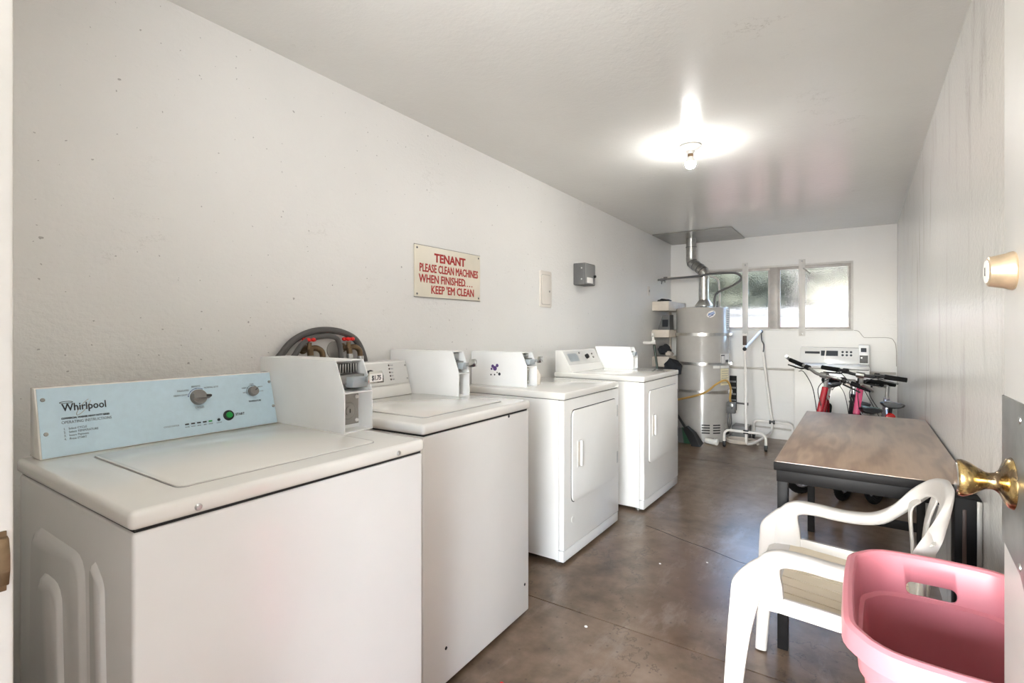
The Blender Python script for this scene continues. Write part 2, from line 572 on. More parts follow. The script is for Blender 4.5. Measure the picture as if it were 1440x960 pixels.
def smooth_path(pts, k=6):
    P = [Vector(p) for p in pts]
    out = []
    for i in range(len(P) - 1):
        p0, p1, p2, p3 = P[max(i - 1, 0)], P[i], P[i + 1], P[min(i + 2, len(P) - 1)]
        for j in range(k):
            t = j / k
            out.append(0.5 * ((2 * p1) + (p2 - p0) * t + (2 * p0 - 5 * p1 + 4 * p2 - p3) * t * t + (3 * p1 - p0 - 3 * p2 + p3) * t ** 3))
    out.append(P[-1])
    return out

# ------------------------------------------------------------------ the room
XL, XR, YF, YB = -1.95, 0.31, 0.155, 6.43
def ceil_z(y): return 2.345 - 0.0105 * y

b = MB()
b.box(XL - 0.15, XR + 0.15, -0.0, 2.003, -0.12, 0.0)
b.box(XL - 0.15, XR + 0.15, 2.009, 4.99, -0.12, 0.0)
b.box(XL - 0.15, XR + 0.15, 4.996, YB + 0.15, -0.12, 0.0)
b.box(XL - 0.15, XR + 0.15, 2.003, 2.009, -0.12, -0.006)
b.box(XL - 0.15, XR + 0.15, 4.99, 4.996, -0.12, -0.006)
struct('floor', b, M['floor'])
# crack that wanders across the slab
pts = [(-1.10, 3.126), (-0.98, 3.085), (-0.85, 3.03), (-0.70, 2.985), (-0.523, 2.91), (-0.38, 2.90), (-0.2, 2.84), (0.0, 2.82)]
b = MB()
for i in range(len(pts) - 1):
    (xa, ya), (xb, yb) = pts[i], pts[i + 1]
    b.prism([(xa, ya - 0.0022), (xb, yb - 0.0022), (xb, yb + 0.0022), (xa, ya + 0.0022)], 'z', 0.0, 0.0008)
struct('trim_1', b, M['seam'])

struct('wall_left', MB().box(XL - 0.15, XL, 0.0, YB + 0.15, 0.0, 2.5), M['wall_left'])
struct('wall_right', MB().box(XR, XR + 0.15, 0.0, YB + 0.15, 0.0, 2.5), M['wall_right'])
b = MB()
zc0, zc1 = ceil_z(-0.1), ceil_z(YB + 0.15)
b.prism([(0.0, zc0), (YB + 0.15, zc1), (YB + 0.15, zc1 + 0.15), (0.0, zc0 + 0.15)], 'x', XL - 0.15, XR + 0.15)
struct('ceiling', b, M['ceiling'])
# back wall around the window opening
WX0, WX1, WZ0, WZ1 = -1.56, -0.055, 1.205, 1.935
b = MB()
b.box(XL, WX0, YB, YB + 0.15, 0, 2.35)
b.box(WX1, XR, YB, YB + 0.15, 0, 2.35)
b.box(WX0, WX1, YB, YB + 0.15, 0, WZ0)
b.box(WX0, WX1, YB, YB + 0.15, WZ1, 2.35)
struct('wall_back', b, M['wall_back'])
# front wall: left of the doorway, above it, right of it
b = MB()
b.box(XL, -0.80, 0.0, YF, 0, 2.4)
b.box(-0.80, 0.20, 0.0, YF, 2.08, 2.4)
b.box(0.26, XR, 0.0, YF, 0, 2.4)
b.box(0.20, 0.26, 0.0, YF, 2.08, 2.4)
struct('wall_front', b, M['wall_left'])

# doorway jamb with its strike
jamb = MB().box(-0.80, -0.733, -0.02, YF + 0.001, 0, 2.08, 0.004).build('trim_2', M['jamb'])
jamb['kind'] = 'structure'
b = MB().box(-0.7335, -0.7315, 0.08, 0.150, 0.95, 1.012, 0.0008)
b.build('strike_plate', M['brass_old'], jamb)
b = MB()
b.prism([(-0.735, 0.955), (-0.735, 1.007), (-0.727, 1.005), (-0.7225, 0.99), (-0.7225, 0.972), (-0.727, 0.957)], 'y', 0.1425, 0.151, 0.001)
b.build('strike_lip', M['brass_old'], jamb)
jr = MB().box(0.20, 0.26, -0.02, YF + 0.001, 0, 2.08, 0.004).build('trim_3', M['jamb'])
jr['kind'] = 'structure'

# the open door, seen along its face
door = MB().box(0.181, 0.224, 0.175, 1.062, 0.012, 2.06, 0.0015).build('door_1', M['door'])
door['kind'] = 'structure'
ky, kz = 1.0, 1.002
b = MB()
b.lathe([(0.0, 0), (0.0355, 0.0), (0.0362, 0.003), (0.034, 0.0075), (0.026, 0.012), (0.0165, 0.016), (0.0125, 0.021), (0.0115, 0.026), (0.0125, 0.031), (0.0175, 0.039),
         (0.0225, 0.046), (0.0255, 0.052), (0.0268, 0.057), (0.0262, 0.0605), (0.0245, 0.0622), (0.0, 0.0622)], (0.181, ky, kz), (-1, 0, 0), 40)
kn = b.build('door_knob', M['brass'], door, label='worn brass door knob')
b = MB().lathe([(0.0, 0.0), (0.0215, 0.0), (0.0205, 0.0015), (0.0, 0.0018)], (0.181 - 0.0622, ky, kz), (-1, 0, 0), 32)
b.build('knob_face', M['chrome'], kn)
b = MB().lathe([(0.0, 0), (0.0265, 0.0), (0.0275, 0.002), (0.0265, 0.006), (0.0248, 0.010), (0.0222, 0.022), (0.0212, 0.0275), (0.019, 0.029), (0.0, 0.029)], (0.181, ky, 1.303), (-1, 0, 0), 40)
db = b.build('deadbolt', M['satin'], door, label='worn satin deadbolt cylinder')
b = MB().lathe([(0.0, 0.0), (0.0165, 0.0), (0.016, 0.0016), (0.0, 0.002)], (0.152, ky, 1.303), (-1, 0, 0), 28)
b.build('key_face', M['white_label'], db)
b = MB().box(0.1495, 0.1505, ky - 0.0012, ky + 0.0012, 1.297, 1.309)
b.build('keyhole', M['seam'], db)
b = MB().prism([(1.0625, 1.121), (0.93, 1.121), (0.93, 0.872), (0.955, 0.889), (1.0625, 0.905)], 'x', 0.1785, 0.181, 0.0006)
gp = b.build('latch_guard', M['dull_plate'], door, label='dull steel latch guard plate')
b = MB()
for yy, zz in ((0.955, 1.098), (0.955, 0.9)):
    b.lathe([(0.0, 0), (0.0055, 0.0), (0.005, 0.0015), (0.0, 0.0022)], (0.1785, yy, zz), (-1, 0, 0), 14)
b.pieces('guard_screw', M['steel'], gp)

# bare metal sheet on the ceiling round the flue
b = MB().prism([(5.68, ceil_z(5.68) - 0.012), (6.425, ceil_z(6.425) - 0.012), (6.425, ceil_z(6.425) - 0.002), (5.68, ceil_z(5.68) - 0.002)], 'x', -1.93, -1.10)
struct('trim_4', b, M['sheet'])

# ------------------------------------------------------------------ window
win = MB()
fy0, fy1 = YB + 0.004, YB + 0.07
fw = 0.03
win.box(WX0, WX1, fy0, fy1, WZ1 - 0.02, WZ1, 0.002)
win.box(WX0, WX1, fy0, fy1, WZ0, WZ0 + 0.02, 0.002)
win.box(WX0, WX0 + 0.022, fy0, fy1, WZ0 + 0.02, WZ1 - 0.02, 0.002)
win.box(WX1 - 0.022, WX1, fy0, fy1, WZ0 + 0.02, WZ1 - 0.02, 0.002)
window = win.build('window_1', M['frame'])
window['kind'] = 'structure'
MB().box(-0.838, -0.757, fy0, fy1, WZ0 + 0.02, WZ1 - 0.02, 0.003).build('mullion', M['frame_grey'], window)
for x0, x1 in ((WX0 + 0.022, -0.838), (-0.757, WX1 - 0.022)):
    s = MB()
    ya, yb = YB + 0.018, YB + 0.05
    s.box(x0, x1, ya, yb, WZ1 - 0.05, WZ1 - 0.02, 0.002).box(x0, x1, ya, yb, WZ0 + 0.02, WZ0 + 0.042, 0.002)
    s.box(x0, x0 + 0.022, ya, yb, WZ0 + 0.042, WZ1 - 0.05, 0.002).box(x1 - 0.022, x1, ya, yb, WZ0 + 0.042, WZ1 - 0.05, 0.002)
    so = s.build('sash', M['frame_grey'], window)
    MB().box(x0 + 0.02, x1 - 0.02, YB + 0.032, YB + 0.036, WZ0 + 0.04, WZ1 - 0.048).build('pane', M['glass'], so)
    hx = x1 - 0.44 if x1 > -0.5 else x1 - 0.37
    h_ = MB().tube([(hx, ya, WZ1 - 0.045), (hx + 0.01, ya - 0.03, WZ1 - 0.05), (hx + 0.075, ya - 0.05, WZ1 - 0.115)], 0.007, 8)
    h_.build('latch_handle', M['dull_plate'], so)
for i, xc in enumerate((-1.093, -0.521)):
    o = MB().box(xc - 0.031, xc + 0.031, YB - 0.012, YB - 0.001, 1.148, 1.985, 0.0015).build('security_strap', M['frame'])
    T(o, 'flat white metal bar screwed across the %s half of the window' % ('left' if i == 0 else 'right'), 'bar', 'flat bars across the window')
    bo = MB()
    for zz in (1.17, 1.96):
        bo.lathe([(0, 0), (0.009, 0), (0.007, 0.004), (0, 0.005)], (xc, YB - 0.012, zz), (0, -1, 0), 10)
    bo.pieces('bolt', M['dull_plate'], o)

# what lies beyond the glass
struct('ground', MB().box(-30, 30, YB + 0.3, 40, -0.3, -0.05), M['soil'])
struct('courtyard', MB().box(-7, 7, -11, -0.02, -0.3, -0.02), M['soil'])
struct('sky_baffle_wall', MB().box(3.4, 3.6, -6, -0.001, -0.02, 2.62).box(-5.2, -5.0, -6, -0.001, -0.02, 2.62), M['stucco'])  # unseen walls added to keep low sky light out of the doorway
struct('sky_baffle_roof', MB().box(-7, 7, -4.5, -0.001, 2.62, 2.75), M['stucco'])  # unseen slab added to block the high sky in front of the doorway
o = MB().box(-6.0, 3.0, 10.0, 10.2, -0.05, 1.33, 0.01).build('garden_wall', M['fence'])
T(o, 'pinkish low wall beyond the window glass', 'wall')
nb = thing('neighbour_building', 'white sunlit low building seen through the window glass', 'building', (-2.0, 15.0, -0.05))
MB().box(-12, 9, 14.0, 18, -0.05, 1.62, 0.02).build('wall', M['stucco'], nb)
MB().box(-12.2, 9.2, 13.8, 18.2, 1.62, 1.70, 0.02).build('roof', M['stucco'], nb)
hb = MB()
rings = []
hr = random.Random(3)
for j in range(41):
    yy = 20 + j * 0.45
    row = []
    for i in range(121):
        xx = -30 + i * 0.5
        zz = -0.1 + 0.72 * (yy - 20) + 0.5 * math.sin(xx * 0.43 + j * 0.2) + 0.35 * math.sin(xx * 1.1 + yy * 0.9) + 0.22 * math.sin(xx * 2.7 - yy * 1.7) + hr.uniform(-0.16, 0.16)
        row.append((xx, yy, zz if j else -0.1))
    rings.append(row)
hb.loft(rings, closed=False, caps=False)
struct('hillside', hb, M['hill'])
def shrub(x, y, z, r, mat, label):
    s = thing('shrub', label, 'shrub', (x, y, z))
    t = bmesh.new()
    bmesh.ops.create_icosphere(t, subdivisions=4, radius=r)
    rr = random.Random(int(x * 100 + y * 10))
    ph = [rr.uniform(0, 6.28) for _ in range(6)]
    for v in t.verts:
        n = v.co.normalized()
        k = 1 + 0.14 * math.sin(7 * n.x + ph[0]) * math.cos(6 * n.y + ph[1]) + 0.10 * math.sin(13 * n.z + ph[2]) + 0.07 * math.sin(21 * n.x + 17 * n.y + ph[3]) + rr.uniform(-0.05, 0.05)
        v.co = v.co * k
        v.co.z = v.co.z * 0.9 + r * 0.95
    bmm = MB(); bmm._add(t)
    bmm.build('foliage', mat, s, local=True)
    MB().tube([(0, 0, -0.2), (0.05, 0, r * 0.6)], r * 0.09, 8).build('stem', M['brown_board'], s, local=True)
shrub(-4.2, 12.2, -0.05, 1.15, M['leaf_y'], 'yellow green shrub beyond the left end of the window')
shrub(-4.6, 22.2, 0.6, 2.3, M['leaf'], 'dull green shrub behind the white building, left of the window mullion')
shrub(1.2, 22.4, 0.6, 2.5, M['leaf'], 'dull green shrub behind the white building, right of the window mullion')

# ------------------------------------------------------------------ ceiling light
bx, by = -0.835, 3.137
cz = ceil_z(by)
lt = thing('ceiling_light', 'bare lit bulb in a white porcelain ceiling lampholder', 'lamp', (bx, by, cz))
MB().lathe([(0, 0.0), (0.062, 0.0), (0.064, -0.006), (0.055, -0.018), (0.036, -0.026), (0.024, -0.034), (0.0215, -0.05), (0, -0.05)], (bx, by, cz), (0, 0, 1), 32).build('lampholder', M['ceramic'], lt)
MB().lathe([(0, -0.05), (0.017, -0.05), (0.017, -0.066), (0.0, -0.066)], (bx, by, cz), (0, 0, 1), 20).build('bulb_cap', M['brass_old'], lt)
MB().lathe([(0, -0.062), (0.014, -0.064), (0.019, -0.075), (0.026, -0.088), (0.0295, -0.100), (0, -0.100)], (bx, by, cz), (0, 0, 1), 28).build('bulb_neck', M['ceramic'], lt)
MB().lathe([(0, -0.1002), (0.0295, -0.1002), (0.0302, -0.108), (0.027, -0.122), (0.018, -0.132), (0.0, -0.136)], (bx, by, cz), (0, 0, 1), 28).build('bulb', M['bulb'], lt)

# ------------------------------------------------------------------ washing machines and dryers
def deck(mb, D, W, z0, z1, ov=0.004, r=0.012):
    """rounded top: x from -D to 0 (front), y from 0 to W"""
    mb.box(-D, ov, -ov, W + ov, z0, z1, r, 4)

def coin_box(par, xf, D, y0, y1, z0, H, slope, back_slope=0.0, price=None, tag=True, zmid=0.12):
    """steel coin meter: open-fronted case on the machine top, local to the machine"""
    t = 0.003
    zt = z0 + H
    zm = z0 + zmid
    prof = [(xf, z0), (xf, zm), (xf - slope, zt), (xf - D, zt), (xf - D + back_slope, z0)]
    b = MB()
    b.prism(prof, 'y', y0, y0 + t)
    b.prism(prof, 'y', y1 - t, y1)
    b.prism([(xf - slope, zt), (xf - D, zt), (xf - D, zt - t), (xf - slope, zt - t)], 'y', y0 + t, y1 - t)
    b.prism([(xf, z0), (xf, z0 + t), (xf - D + back_slope, z0 + t), (xf - D + back_slope, z0)], 'y', y0 + t, y1 - t)
    b.prism([(xf - D, zt - t), (xf - D + t, zt - t), (xf - D + back_slope + t, z0 + t), (xf - D + back_slope, z0 + t)], 'y', y0 + t, y1 - t)
    b.box(xf - 0.075, xf, y0 + t, y1 - t, zm - 0.004, zm)
    b.box(xf - 0.062, xf - 0.058, y0 + t, y1 - t, z0 + t, zm - 0.004)
    b.box(xf - 0.075 - slope * 0.5, xf - 0.071 - slope * 0.5, y0 + t, y1 - t, zm, zt - t)
    cb = b.build('coin_box', M['coin_white'], par, local=True, smooth=False)
    yc = (y0 + y1) / 2
    w = y1 - y0
    # lock plate in the lower bay
    l = MB().box(xf - 0.058, xf - 0.050, y0 + 0.012, y1 - 0.012, z0 + 0.014, zm - 0.012, 0.001)
    l.build('lock_plate', M['lock_plate'], cb, local=True)
    l = MB().lathe([(0, 0), (0.027, 0), (0.027, 0.004), (0.024, 0.006), (0.022, 0.004), (0.014, 0.004), (0.014, 0.010), (0, 0.010)], (xf - 0.050, yc, z0 + zmid * 0.48), (1, 0, 0), 28)
    l.build('lock', M['lock_plate'], cb, local=True)
    l = MB().box(xf - 0.0402, xf - 0.0395, yc - 0.0018, yc + 0.0018, z0 + zmid * 0.48 - 0.006, z0 + zmid * 0.48 + 0.006)
    l.build('keyhole', M['seam'], cb, local=True)
    l = MB()
    for yy, zz in ((y1 - 0.02, z0 + 0.024), (y1 - 0.02, zm - 0.022)):
        l.ball((xf - 0.049, yy, zz), 0.006, n=10)
    l.pieces('bolt', M['white_label'], cb, local=True)
    # coin slide: body, ribbed coin rack above, push bar with tag
    zs = zm + (zt - zm) * 0.42
    l = MB().box(xf - 0.075, xf - 0.028, y0 + 0.008, y1 - 0.008, zs - 0.018, zs + 0.010, 0.002)
    l.build('slide_body', M['dull_plate'], cb, local=True)
    l = MB().prism([(xf - 0.06, zs + 0.004), (xf + 0.004, zs + 0.004), (xf - 0.002, zs - 0.026), (xf - 0.03, zs - 0.026)], 'y', y0 + 0.03, y1 - 0.02, 0.001)
    l.build('coin_slide', M['slide'], cb, local=True)
    l = MB()
    nslot = 8
    for i in range(nslot):
        yy = y0 + 0.018 + (w - 0.036) * i / (nslot - 1)
        l.box(xf - 0.068 - slope * 0.4, xf - 0.035 - slope * 0.45, yy - 0.0025, yy + 0.0025, zs + 0.014, zt - 0.012, 0.0006)
    l.pieces('rack_bar', M['steel'], cb, local=True)
    if tag:
        l = MB().box(xf - 0.004, xf + 0.024, y1 - 0.032, y1 - 0.022, zs - 0.012, zs + 0.004, 0.001)
        l.build('push_bar', M['steel'], cb, local=True)
        tx = xf + 0.024
        yy0, yy1 = y1 - 0.042, y1 + 0.018
        l = MB().prism([(yy0, zs - 0.016), (yy1, zs - 0.016), (yy1, zs + 0.006), (yy1 - 0.008, zs + 0.020), (yy0 + 0.008, zs + 0.020), (yy0, zs + 0.006)], 'x', tx, tx + 0.006, 0.0012)
        l.build('push_handle', M['chrome'], cb, local=True)
        if price:
            l = MB().box(tx + 0.006, tx + 0.0068, yy0 + 0.006, yy1 - 0.006, zs - 0.011, zs + 0.013)
            l.build('price_tag', M['white_label'], cb, local=True)
            text('price_lettering', price, 0.0200, M['ink'], cb, (tx + 0.0072, (yy0 + yy1) / 2, zs - 0.0062), (0, 1, 0), (0, 0, 1), 'CENTER', 0.80, 0.0005)
    return cb

def machine(name, label, loc, rz, D, W, H, lip, body_mat, top_mat, group):
    t = thing(name, label, 'dryer' if 'dryer' in name else 'washing machine', loc, (0, 0, rz), group)
    return t

# ---- washer 1: nearest, pale blue control panel
w1 = machine('top_load_washer', 'nearest white top load washer with pale blue control panel and coin box', (-1.0, 0.355, 0), 0, 0.64, 0.688, 0.914, 0, None, None, 'coin operated laundry machines')
MB().box(-0.636, 0, 0.002, 0.686, 0.014, 0.880, 0.006, 3).build('cabinet', M['enamel'], w1, local=True)
MB().box(-0.632, -0.004, 0.006, 0.682, 0.880, 0.8855).build('seam', M['seam'], w1, local=True)
b = MB(); deck(b, 0.64, 0.688, 0.8845, 0.918, 0.004, 0.011)
b.build('top_deck', M['enamel_cream'], w1, local=True)
# lid with its gap
b = MB().prism(rrect(-0.5145, -0.0710, 0.1010, 0.5885, 0.02), 'z', 0.917, 0.9184)
b.build('lid_gap', M['knob_grey'], w1, local=True)
b = MB().prism(rrect(-0.512, -0.0725, 0.103, 0.587, 0.02), 'z', 0.9175, 0.9215, 0.0012, 2)
b.build('lid', M['enamel_cream'], w1, local=True)
# embossed side panel, facing the doorway
def emboss(pts, y, dep, inset, name, mat, par):
    cx = sum(p[0] for p in pts) / len(pts); cz_ = sum(p[1] for p in pts) / len(pts)
    rings = []
    for k, dy in ((0.0, 0.0), (inset * 0.4, dep * 0.75), (inset, dep)):
        ring = []
        for x, z in pts:
            dx, dz = x - cx, z - cz_
            l = math.hypot(dx, dz)
            ring.append((x - dx / l * k * 1.0, y - dy, z - dz / l * k))
        rings.append(ring)
    m = MB(); m.loft(rings)
    return m.build(name, mat, par, local=True, ang=60)
def roundpoly(pts, r, n=4):
    out = []
    m = len(pts)
    for i in range(m):
        p = Vector(pts[i]); a = (Vector(pts[i - 1]) - p).normalized(); c = (Vector(pts[(i + 1) % m]) - p).normalized()
        p0, p2 = p + a * r, p + c * r
        for k in range(n + 1):
            t_ = k / n
            q = (1 - t_) ** 2 * p0 + 2 * t_ * (1 - t_) * p + t_ * t_ * p2
            out.append((q.x, q.y))
    return out
o1 = emboss(roundpoly([(-0.515, 0.79), (-0.215, 0.79), (-0.185, 0.08), (-0.545, 0.08)], 0.05), 0.002, 0.010, 0.02, 'embossed_panel', M['enamel'], w1)
o2 = emboss(roundpoly([(-0.435, 0.715), (-0.305, 0.715), (-0.265, 0.12), (-0.455, 0.12)], 0.045), -0.0075, 0.010, 0.02, 'embossed_panel', M['enamel'], w1)
o3 = emboss(roundpoly([(-0.170, 0.80), (-0.120, 0.765), (-0.085, 0.08), (-0.15, 0.08)], 0.018), 0.002, 0.008, 0.012, 'embossed_rib', M['enamel'], w1)
b = MB()
for yy in (0.103, 0.594):
    b.lathe([(0, 0), (0.0068, 0), (0.0068, 0.0015), (0.0045, 0.004), (0, 0.0046)], (0.0035, yy, 0.8975), (1, 0, 0), 14)
b.pieces('front_bolt', M['steel'], w1, local=True)
b = MB()
for xx in (-0.05, -0.58):
    for yy in (0.05, 0.64):
        b.lathe([(0, 0), (0.018, 0), (0.018, 0.008), (0.008, 0.010), (0.008, 0.02), (0, 0.02)], (xx, yy, 0.0), (0, 0, 1), 12)
b.pieces('foot', M['rubber'], w1, local=True)
# console: sloping housing, blue fascia
cx0, cx1, cz0, cz1 = -0.564, -0.612, 0.918, 1.080
b = MB().prism([(cx0, cz0), (cx1, cz1), (-0.638, cz1 + 0.002), (-0.638, cz0)], 'y', 0.021, 0.607, 0.002)
con = b.build('console', M['enamel_cream'], w1, local=True)
sl = Vector((cx1 - cx0, 0, cz1 - cz0)); SL = sl.length; su = sl.normalized(); nrm1 = Vector((su.z, 0, -su.x))
def pan(s, t, off=0.0):
    """point on washer 1's fascia: s along the panel, t up the slope"""
    p = Vector((cx0, 0.021 + s, cz0)) + su * t + nrm1 * off
    return p
def quad_prism(mb, s0, s1, t0, t1, off0, off1):
    rings = [[pan(s0, t0, o_), pan(s1, t0, o_), pan(s1, t1, o_), pan(s0, t1, o_)] for o_ in (off0, off1)]
    mb.loft(rings)
b = MB(); quad_prism(b, 0.004, 0.583, 0.002, SL - 0.002, -0.001, 0.0022)
fas = b.build('fascia', M['blue'], con, local=True, smooth=False)
b = MB()
for s, t in ((0.014, 0.140), (0.0145, 0.058), (0.577, 0.136), (0.578, 0.056)):
    b.lathe([(0, 0), (0.0048, 0), (0.004, 0.0018), (0, 0.0022)], pan(s, t, 0.0022), nrm1, 12)
b.pieces('fascia_screw', M['dull_plate'], con, local=True)
kp = pan(0.356, 0.109, 0.0022)
b = MB()
b.lathe([(0, 0), (0.0225, 0), (0.0225, 0.004), (0.021, 0.010), (0.0195, 0.012), (0, 0.012)], kp, nrm1, 36)
rot_ = Vector((0, 1, 0)) * math.cos(R(-4)) + su * math.sin(R(-4)); pr = nrm1.cross(rot_)
def bar3(mb, c, a, l0, l1, w_, h0, h1, n_, pr_):
    c = Vector(c)
    rings = []
    for hh, kk in ((h0, 1.0), (h1, 0.8)):
        rings.append([c + a * l0 + pr_ * w_ * kk + n_ * hh, c + a * l1 + pr_ * w_ * kk * 0.7 + n_ * hh, c + a * l1 - pr_ * w_ * kk * 0.7 + n_ * hh, c + a * l0 - pr_ * w_ * kk + n_ * hh])
    mb.loft(rings)
bar3(b, kp, rot_, -0.020, 0.0255, 0.0075, 0.008, 0.022, nrm1, pr)
b.build('cycle_knob', M['knob_grey'], con, local=True)
b = MB(); bar3(b, kp, rot_, 0.013, 0.027, 0.0045, 0.010, 0.0235, nrm1, pr)
b.build('knob_pointer', M['black'], con, local=True)
kp2 = pan(0.518, 0.110, 0.0022)
MB().lathe([(0, 0), (0.0155, 0), (0.0155, 0.004), (0.0145, 0.012), (0.013, 0.0135), (0, 0.0135)], kp2, nrm1, 32).build('temperature_knob', M['knob_grey'], con, local=True)
b = MB()
a_ = (Vector((0, 1, 0)) * math.cos(R(35)) + su * math.sin(R(35)))
bar3(b, kp2, a_, 0.003, 0.013, 0.0012, 0.013, 0.0142, nrm1, nrm1.cross(a_))
b.build('knob_mark', M['ink'], con, local=True)
sp_ = pan(0.4333, 0.045, 0.0022)
MB().lathe([(0, 0), (0.0155, 0), (0.015, 0.003), (0.012, 0.0045), (0, 0.0045)], sp_, nrm1, 32).build('button_ring', M['black'], con, local=True)
MB().lathe([(0, 0.003), (0.0095, 0.003), (0.0095, 0.0065), (0.0085, 0.0078), (0, 0.008)], sp_, nrm1, 28).build('start_button', M['green_button'], con, local=True, label='round green start button')
for i in range(5):
    b = MB(); s = 0.3164 + i * 0.0158
    quad_prism(b, s - 0.0048, s + 0.0048, 0.0335, 0.0373, 0.0020, 0.0034)
    b.build('status_light', M['green_button'] if i == 4 else M['ink'], con, local=True)
MB().lathe([(0, 0), (0.0042, 0), (0.0042, 0.0012), (0, 0.0014)], pan(0.4035, 0.036, 0.0022), nrm1, 14).build('status_light', M['ink'], con, local=True)
RY = (0, 1, 0)
def ptxt(s, st, t, size, mat='ink', xs=1.0, bold=0.0, align='LEFT'):
    text('lettering', s, size, M[mat], con, pan(st, t, 0.0027), RY, su, align, xs, bold)
ptxt('Whirlpool', 0.0475, 0.1085, 0.0255, 'ink', 0.83, 0.0004)
# the ring through the name and the small loop above its first letter
b = MB()
ring = []
for i in range(40):
    a = 2 * PI * i / 40
    e, f_ = 0.0235 * math.cos(a), 0.0058 * math.sin(a)
    ring.append(pan(0.0895 + e * math.cos(R(52)) - f_ * math.sin(R(52)), 0.1145 + e * math.sin(R(52)) + f_ * math.cos(R(52)), 0.0028))
b.tube(ring[3:38], 0.0005, 5)
b.build('logo_ring', M['swoosh'], con, local=True)
b = MB()
ring = [pan(0.0565 + 0.0125 * math.cos(2 * PI * i / 32), 0.1295 + 0.0024 * math.sin(2 * PI * i / 32), 0.0028) for i in range(32)]
b.tube(ring, 0.0006, 5, loop=True)
b.build('logo_loop', M['ink'], con, local=True)
ptxt('COMMERCIAL WASHER HEAVY DUTY SERIES', 0.0445, 0.0885, 0.0060, 'ink', 0.80, 0.0002)
ptxt('OPERATING INSTRUCTIONS', 0.0440, 0.0775, 0.0098, 'ink_grey', 0.80)
for i, ln in enumerate(('1.   Select CYCLE', '2.   Select TEMPERATURE', '3.   Insert Payment', '4.   Press START')):
    ptxt(ln, 0.0465, 0.0628 - i * 0.0082, 0.0073, 'ink_grey', 0.86)
ptxt('CYCLES', 0.356, 0.0765, 0.0078, 'ink_grey', 0.9, 0, 'CENTER')
ptxt('HEAVY DUTY', 0.329, 0.1165, 0.0068, 'ink_grey', 0.9, 0, 'RIGHT')
ptxt('DELICATES', 0.333, 0.1295, 0.0068, 'ink_grey', 0.9, 0, 'RIGHT')
ptxt('BRIGHTS', 0.353, 0.1390, 0.0068, 'ink_grey', 0.9, 0, 'CENTER')
ptxt('NORMAL & P.P.', 0.375, 0.1330, 0.0068, 'ink_grey', 0.9)
ptxt('TEMPERATURE', 0.520, 0.0772, 0.0068, 'ink', 0.9, 0.0001, 'CENTER')
for s_, t_, tx_ in ((0.497, 0.107, 'HOT'), (0.499, 0.121, 'WARM'), (0.518, 0.132, 'COOL'), (0.536, 0.121, 'BRIGHT'), (0.540, 0.107, 'COLD')):
    ptxt(tx_, s_, t_, 0.0052, 'ink_grey', 0.9, 0, 'RIGHT' if s_ < 0.51 else ('CENTER' if s_ < 0.53 else 'LEFT'))
ptxt('START', 0.4545, 0.0415, 0.0098, 'ink', 0.95, 0.0002)
ptxt('CYCLE STATUS', 0.258, 0.0335, 0.0062, 'ink_grey', 0.9)
for i, tx_ in enumerate(('IN USE', 'WASH', 'RINSE', 'SPIN', 'DOOR')):
    ptxt(tx_, 0.3164 + i * 0.0158, 0.0262, 0.0045, 'ink_grey', 0.85, 0, 'CENTER')
ptxt('LOCKED', 0.4035, 0.0262, 0.0045, 'ink_grey', 0.85, 0, 'CENTER')
b = MB()
arcp = []
for a in range(60, 171, 10):
    arcp.append(pan(0.356 + 0.0265 * math.cos(R(a)), 0.109 + 0.0265 * math.sin(R(a)), 0.0027))
b.tube(arcp, 0.0007, 5)
for a in (60, 97, 135, 170):
    b.ball(pan(0.356 + 0.0265 * math.cos(R(a)), 0.109 + 0.0265 * math.sin(R(a)), 0.0024), 0.0014, n=8)
T(b.build('dial_arc', M['ink_blue'], con, local=True), kind='stuff')
b = MB()
b.tube([pan(0.518 + 0.0195 * math.cos(R(a)), 0.110 + 0.0195 * math.sin(R(a)), 0.0027) for a in range(-8, 189, 12)], 0.0006, 5)
for a in (-8, 40, 90, 140, 188):
    b.ball(pan(0.518 + 0.0195 * math.cos(R(a)), 0.110 + 0.0195 * math.sin(R(a)), 0.0024), 0.0014, n=8)
T(b.build('dial_arc', M['ink'], con, local=True), kind='stuff')
cb1 = coin_box(w1, -0.233, 0.435, 0.608, 0.712, 0.918, 0.210, 0.042, 0.0, '$1.75', True, 0.118)

# ---- washer 2
w2 = machine('top_load_washer', 'second white top load washer, grey control strip and coin box, plain scuffed front', (-1.165, 1.215, 0), R(1.6), 0, 0, 0, 0, None, None, 'coin operated laundry machines')
D2_, W2_ = 0.70, 0.672
MB().box(-D2_ + 0.004, 0, 0.002, W2_ - 0.002, 0.014, 0.872, 0.006, 3).build('cabinet', M['enamel_warm'], w2, local=True)
MB().box(-D2_ + 0.01, -0.006, 0.008, W2_ - 0.008, 0.872, 0.8795).build('seam', M['seam'], w2, local=True)
b = MB(); deck(b, D2_, W2_, 0.8785, 0.914, 0.006, 0.012)
b.build('top_deck', M['enamel_cream'], w2, local=True)
b = MB().prism(rrect(-0.545, -0.075, 0.09, 0.585, 0.02), 'z', 0.9135, 0.9150)
b.build('lid_gap', M['knob_grey'], w2, local=True)
b = MB().prism(rrect(-0.541, -0.079, 0.092, 0.583, 0.02), 'z', 0.9140, 0.9178, 0.0012, 2)
b.build('lid', M['enamel_cream'], w2, local=True)
b = MB()
for yy, zz in ((0.115, 0.135), (0.635, 0.135), (0.51, 0.868)):
    b.lathe([(0, 0), (0.006, 0), (0.005, 0.002), (0, 0.003)], (0.0, yy, zz), (1, 0, 0), 12)
b.pieces('front_bolt', M['black'], w2, local=True)
b = MB()
